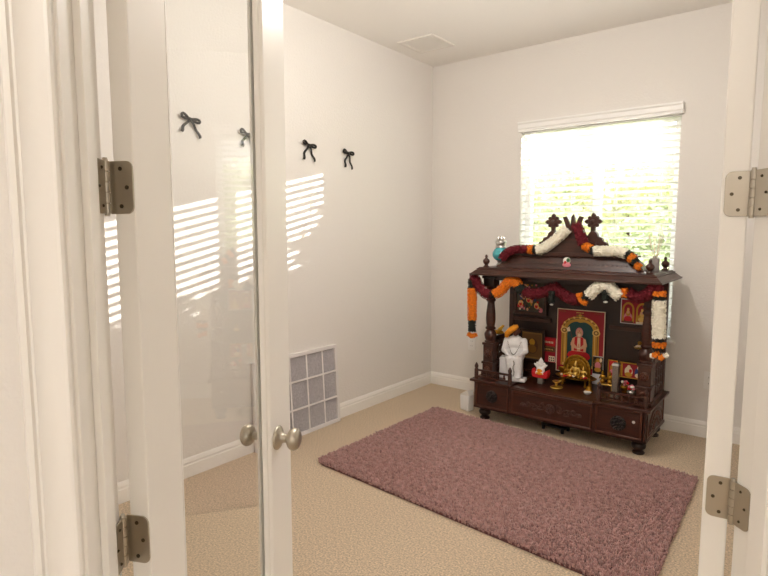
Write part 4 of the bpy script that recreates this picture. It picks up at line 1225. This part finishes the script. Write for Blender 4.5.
# small brass pair on a stool
bs_ = thing('brass_figurines', 'pair of little brass figures on a footed brass stool', 'idol', (OX + 0.832, OY + 0.27, ZD))
obj('stool', MB().box(-0.048, 0.048, -0.026, 0.026, 0.052, 0.062), brass_l, bs_, bevel=0.002)
for (a, b) in ((-0.042, -0.02), (0.042, -0.02), (-0.042, 0.02), (0.042, 0.02)):
    obj('leg', MB().lathe([(0.005, 0.0), (0.004, 0.02), (0.006, 0.052)], (a, b, 0), 10), brass_l, bs_)
for cx in (-0.022, 0.024):
    figure('figurine', [('e', (cx, 0, 0.074), (0.018, 0.015, 0.014)), ('e', (cx, 0, 0.098), (0.012, 0.010, 0.020)), ('e', (cx, 0, 0.126), (0.009, 0.009, 0.010)), ('c', (cx, 0, 0.134), (cx, 0, 0.148), 0.007, 0.002),
                        ('c', (cx - 0.012, 0, 0.112), (cx - 0.020, -0.004, 0.09), 0.005, 0.004), ('c', (cx + 0.012, 0, 0.112), (cx + 0.020, -0.004, 0.09), 0.005, 0.004)], brass_m, bs_, 0.003, 1)
# brass bell
be = thing('brass_bell', 'small brass bell standing right of the oval tray', 'bell', (OX + 0.742, OY + 0.215, ZD))
obj('cup', MB().lathe([(0.026, 0.0), (0.028, 0.003), (0.023, 0.010), (0.020, 0.024), (0.016, 0.036), (0.006, 0.042)], n=24), brass_m, be)
obj('handle', MB().lathe([(0.005, 0.041), (0.006, 0.05), (0.004, 0.056), (0.007, 0.064), (0.004, 0.072), (0.006, 0.082), (0.002, 0.09)], n=12), brass_m, be)
# white bowl
wbw = thing('white_bowl', 'tiny white bowl of powder at the front edge of the deck', 'bowl', (OX + 0.752, OY + 0.150, ZD))
obj('dish', MB().lathe([(0.012, 0.0), (0.020, 0.005), (0.025, 0.016), (0.023, 0.016), (0.016, 0.008), (0.004, 0.006)], n=20), white_p, wbw)
obj('powder', MB().ell((0, 0, 0.010), (0.019, 0.019, 0.005), 14, 8), paper_w, wbw)
# brass cup on the tray's left
cpb = thing('brass_cup', 'narrow brass cup standing behind the oil lamp', 'cup', (OX + 0.485, OY + 0.405, ZD))
obj('stem', MB().lathe([(0.024, 0.0), (0.024, 0.004), (0.008, 0.012), (0.006, 0.05), (0.010, 0.06)], n=18), brass_m, cpb)
obj('cup_bowl', MB().lathe([(0.010, 0.059), (0.022, 0.072), (0.026, 0.092), (0.023, 0.092), (0.014, 0.072)], n=18), brass_m, cpb)
# silver incense tower
tw = thing('incense_tower', 'tall silver patterned incense holder standing on the right deck', 'incense holder', (OX + 0.925, OY + 0.15, ZP))
obj('tower', MB().box(-0.018, 0.018, -0.018, 0.018, 0.010, 0.205), tower_m, tw, bevel=0.002)
obj('plinth', MB().box(-0.026, 0.026, -0.026, 0.026, 0.0, 0.010), tower_m, tw, bevel=0.002)
tcap = MB()
frustum(tcap, (-0.021, 0.021, -0.021, 0.021, 0.205), (-0.017, 0.017, -0.017, 0.017, 0.220))
obj('cap', tcap, silver_m, tw)
# two clustered small pots with flowers, right
for (u, v, lab, s) in ((0.945, 0.30, 'small flowered brass pot behind the silver tower', 1.0), (1.005, 0.21, 'small silver dish of pink flowers by the right pedestal', 0.9)):
    pt = thing('offering_pot', lab, 'pot', (OX + u, OY + v, ZP))
    pt_m = brass_m if s == 1.0 else silver_m
    obj('pot', MB().lathe([(0.018 * s, 0.0), (0.020 * s, 0.004), (0.012 * s, 0.010), (0.026 * s, 0.022), (0.030 * s, 0.034), (0.024 * s, 0.044), (0.027 * s, 0.048)], n=20), pt_m, pt)
    fl = MB()
    for i in range(14):
        a = rs.uniform(0, 6.28); r_ = rs.uniform(0, 0.026)
        fl.ell((r_ * math.cos(a), r_ * math.sin(a), 0.050 + rs.uniform(0, 0.022)), rs.uniform(0.006, 0.010), 8, 6, mi=i % 3)
    obj('flowers', fl, [red_m, pink_p, white_f], pt)['kind'] = 'stuff'
# hanging lamp on the back panel
hl = thing('hanging_lamp', 'little brass lamp on a bracket beside the right column', 'lamp', (OX + 0.99, OY + 0.44, 0.585))
obj('bracket', MB().tube([(0, 0.0, 0.03), (0, -0.03, 0.034), (0, -0.04, 0.01)], 0.004, 8).lathe([(0.012, 0.0), (0.012, -0.004)], (0, 0, 0.03), 14, 'y'), brass_m, hl)
obj('dish', MB().lathe([(0.006, -0.006), (0.020, -0.002), (0.026, 0.010), (0.022, 0.010), (0.010, 0.002)], (0, -0.04, 0), 18), brass_l, hl)
obj('flowers', MB().ell((-0.008, -0.045, 0.014), 0.008, 8, 6).ell((0.008, -0.038, 0.014), 0.008, 8, 6).ell((0.0, -0.05, 0.018), 0.007, 8, 6), cream_p, hl)

# ------------------------------------------------------------------ on the floor by the shrine
wb_ = thing('white_box', 'small white plastic box on the carpet left of the shrine', 'box', (OX - 0.150, OY + 0.165, 0.001), R(-20))
obj('box_body', MB().prism([(-0.045, 0.0), (0.045, 0.0), (0.050, 0.125), (-0.050, 0.110)], -0.030, 0.030, 'y'), white_p, wb_, bevel=0.008, seg=3)
lid = MB().prism([(-0.052, 0.108), (0.052, 0.123), (0.030, 0.160), (0.010, 0.150), (-0.040, 0.122)], -0.028, 0.028, 'y')
obj('top_flap', lid, paper_w, wb_, bevel=0.004)

tr2 = thing('low_stool', 'dark low tray-like foot stool under the shrine', 'stool', (OX + 0.545, OY + 0.16, 0.001), R(-8))
obj('stool_top', MB().box(-0.085, 0.085, -0.05, 0.05, 0.030, 0.042), slipper_m, tr2, bevel=0.003)
for (a, b) in ((-0.07, -0.04), (0.07, -0.04), (-0.07, 0.04), (0.07, 0.04)):
    obj('leg', MB().box(a - 0.008, a + 0.008, b - 0.008, b + 0.008, 0.0, 0.030), slipper_m, tr2, bevel=0.002)

# ------------------------------------------------------------------ outside: garden bushes and ground
struct('ground', MB().box(-25, 25, 0.2, 40, -0.5, -0.3), ground_m, smooth=False)
def bush(x, y, r, h, lab, mats, seed):
    rnd = random.Random(seed)
    t = thing('garden_bush', lab, 'bush', (x, y, -0.3), 0, 'bushes outside the window')
    tm = MB()
    for q in range(5):
        a = rnd.uniform(0, 6.28)
        tm.tube([(0.05 * math.cos(a), 0.05 * math.sin(a), 0.0), (0.2 * r * math.cos(a), 0.2 * r * math.sin(a), h * 0.4), (0.5 * r * math.cos(a), 0.5 * r * math.sin(a), h * 0.75)], [0.04, 0.03, 0.012], 7)
    obj('trunk', tm, bark_m, t)
    mb = MB()
    for i in range(5200):
        while True:
            p = Vector((rnd.uniform(-1, 1), rnd.uniform(-1, 1), rnd.uniform(-1, 1)))
            if 0.25 < p.length < 1: break
        p *= (0.82 + 0.3 * noise.noise(p * 2.2 + Vector((seed, 0, 0))))
        c = Vector((p.x * r, p.y * r, h * 0.55 + p.z * h * 0.47))
        if c.z < 0.08: continue
        d = Vector((rnd.uniform(-1, 1), rnd.uniform(-1, 1), rnd.uniform(-0.6, 1))).normalized()
        s_ = d.orthogonal().normalized(); s_ = Matrix.Rotation(rnd.uniform(0, 6.28), 3, d) @ s_
        l = rnd.uniform(0.04, 0.075)
        w = d.cross(s_)
        mb.add([c, c + s_ * l * 0.5 + w * l * 0.28, c + s_ * l, c + s_ * l * 0.5 - w * l * 0.28], [(0, 1, 2, 3)], 0 if rnd.random() < 0.75 else 1)
    f = obj('foliage', mb, mats, t, smooth=False)
bush(-1.35, 5.6, 1.25, 3.6, 'taller green bush outside, behind the left half of the window blinds', [leaf_a, leaf_b], 3)
bush(-3.6, 6.2, 1.15, 3.3, 'green bush standing beyond the hedge outside, left of the window', [leaf_b, leaf_a], 8)
hd = thing('garden_hedge', 'long clipped yellow-green hedge outside the window', 'hedge', (0, 3.1, -0.3))
rnd = random.Random(21)
hm = MB()
for q in range(16):
    x = -3.2 + 7.6 * q / 15
    hm.tube([(x, 0, 0.0), (x + rnd.uniform(-.1, .1), rnd.uniform(-.1, .1), 1.2), (x + rnd.uniform(-.2, .2), rnd.uniform(-.2, .2), 2.2)], [0.035, 0.028, 0.01], 6)
obj('stems', hm, bark_m, hd)
lm_ = MB()
for i in range(42000):
    x = rnd.uniform(-3.4, 4.6)
    top = 2.50 + 0.04 * noise.noise(Vector((x * 2.1, 0, 3))) + 0.30 * math.exp(-((x - 2.48) / 0.14) ** 2) * 1.0
    z = 0.1 + (top - 0.1) * (1 - rnd.random() ** 1.25)
    y = rnd.uniform(-0.42, 0.42)
    c = Vector((x, y, z))
    d = Vector((rnd.uniform(-1, 1), rnd.uniform(-1.2, 1.2), rnd.uniform(-0.6, 1))).normalized()
    s_ = Matrix.Rotation(rnd.uniform(0, 6.28), 3, d) @ d.orthogonal().normalized()
    l = rnd.uniform(0.08, 0.13)
    w = d.cross(s_)
    lm_.add([c, c + s_ * l * 0.5 + w * l * 0.3, c + s_ * l, c + s_ * l * 0.5 - w * l * 0.3], [(0, 1, 2, 3)], 0 if noise.noise(Vector((x * 0.8 + 4, z, 0))) + rnd.uniform(-.4, .4) > 0.1 else 1)
obj('foliage', lm_, [leaf_b, leaf_a], hd, smooth=False)

# ------------------------------------------------------------------ light
world = bpy.data.worlds.new('World'); scn.world = world
world.use_nodes = True
wn = world.node_tree
bg = wn.nodes['Background']
tcw = wn.nodes.new('ShaderNodeTexCoord')
sep = wn.nodes.new('ShaderNodeSeparateXYZ')
rmp = wn.nodes.new('ShaderNodeValToRGB')
rmp.color_ramp.elements[0].position = 0.15; rmp.color_ramp.elements[0].color = (0.14, 0.14, 0.14, 1)
rmp.color_ramp.elements[1].position = 0.6; rmp.color_ramp.elements[1].color = (0.93, 0.965, 1.0, 1)
wn.links.new(tcw.outputs['Generated'], sep.inputs['Vector'])
wn.links.new(sep.outputs['Z'], rmp.inputs['Fac'])
wn.links.new(rmp.outputs['Color'], bg.inputs['Color'])
bg.inputs['Strength'].default_value = 8.0

sun = bpy.data.lights.new('Sun', 'SUN')
sun.energy = 14.0; sun.angle = R(0.3); sun.color = (1.0, 0.95, 0.88)
so = bpy.data.objects.new('Sun', sun); COL.objects.link(so)
el = R(11.5)
sd = Vector((-0.82, -1.356, 0)).normalized() * math.cos(el) + Vector((0, 0, -math.sin(el)))
so.rotation_euler = sd.to_track_quat('-Z', 'Y').to_euler()
so.location = (5, 8, 4)

def area(name, loc, rot, sx, sy, energy, col):
    l = bpy.data.lights.new(name, 'AREA'); l.shape = 'RECTANGLE'; l.size = sx; l.size_y = sy
    l.energy = energy; l.color = col
    o = bpy.data.objects.new(name, l); COL.objects.link(o); o.location = loc; o.rotation_euler = rot
    return o
# unseen fill lamps, added to brighten the room and the hall side
def fill_lamp(x, y, lab, energy):
    t = thing('fill_lamp', lab, 'lamp', (x, y, H))
    obj('canopy', MB().lathe([(0.09, 0.0), (0.09, -0.02), (0.02, -0.03), (0.012, -0.04), (0.012, -0.16)], n=28), nickel_m, t)
    for k_ in range(3):
        a = 2 * PI * k_ / 3
        obj('arm', MB().tube([(0, 0, -0.155), (0.05 * math.cos(a), 0.05 * math.sin(a), -0.17), (0.09 * math.cos(a), 0.09 * math.sin(a), -0.16)], 0.006, 8), nickel_m, t)
    l = bpy.data.lights.new('fill_light', 'POINT'); l.shadow_soft_size = 0.09; l.energy = energy; l.color = (1.0, 0.95, 0.90)
    o = bpy.data.objects.new('fill_light', l); COL.objects.link(o); o.location = (0, 0, -0.29); o.parent = t
fill_lamp(1.45, -2.0, 'unseen added fill lamp in the middle of the room', 34)
fill_lamp(2.5, -5.4, 'unseen added fill lamp in the hall outside the glass doors', 24)

# ------------------------------------------------------------------ camera
cam = bpy.data.cameras.new('Camera')
cam.sensor_width = 36.0; cam.lens = 555.0 / 768.0 * 36.0; cam.clip_start = 0.02
co = bpy.data.objects.new('Camera', cam); COL.objects.link(co)
co.location = (2.675, -4.094, 1.3506)
co.rotation_euler = (R(90 - 5.8), 0, R(38.06))
scn.camera = co

scn.view_settings.view_transform = 'Standard'
scn.view_settings.look = 'None'
scn.view_settings.gamma = 1.0
scn.view_settings.use_curve_mapping = False
scn.view_settings.exposure = 0.3
scn.cycles.max_bounces = 10
scn.cycles.diffuse_bounces = 6
scn.cycles.transparent_max_bounces = 16
scn.cycles.sample_clamp_indirect = 8.0
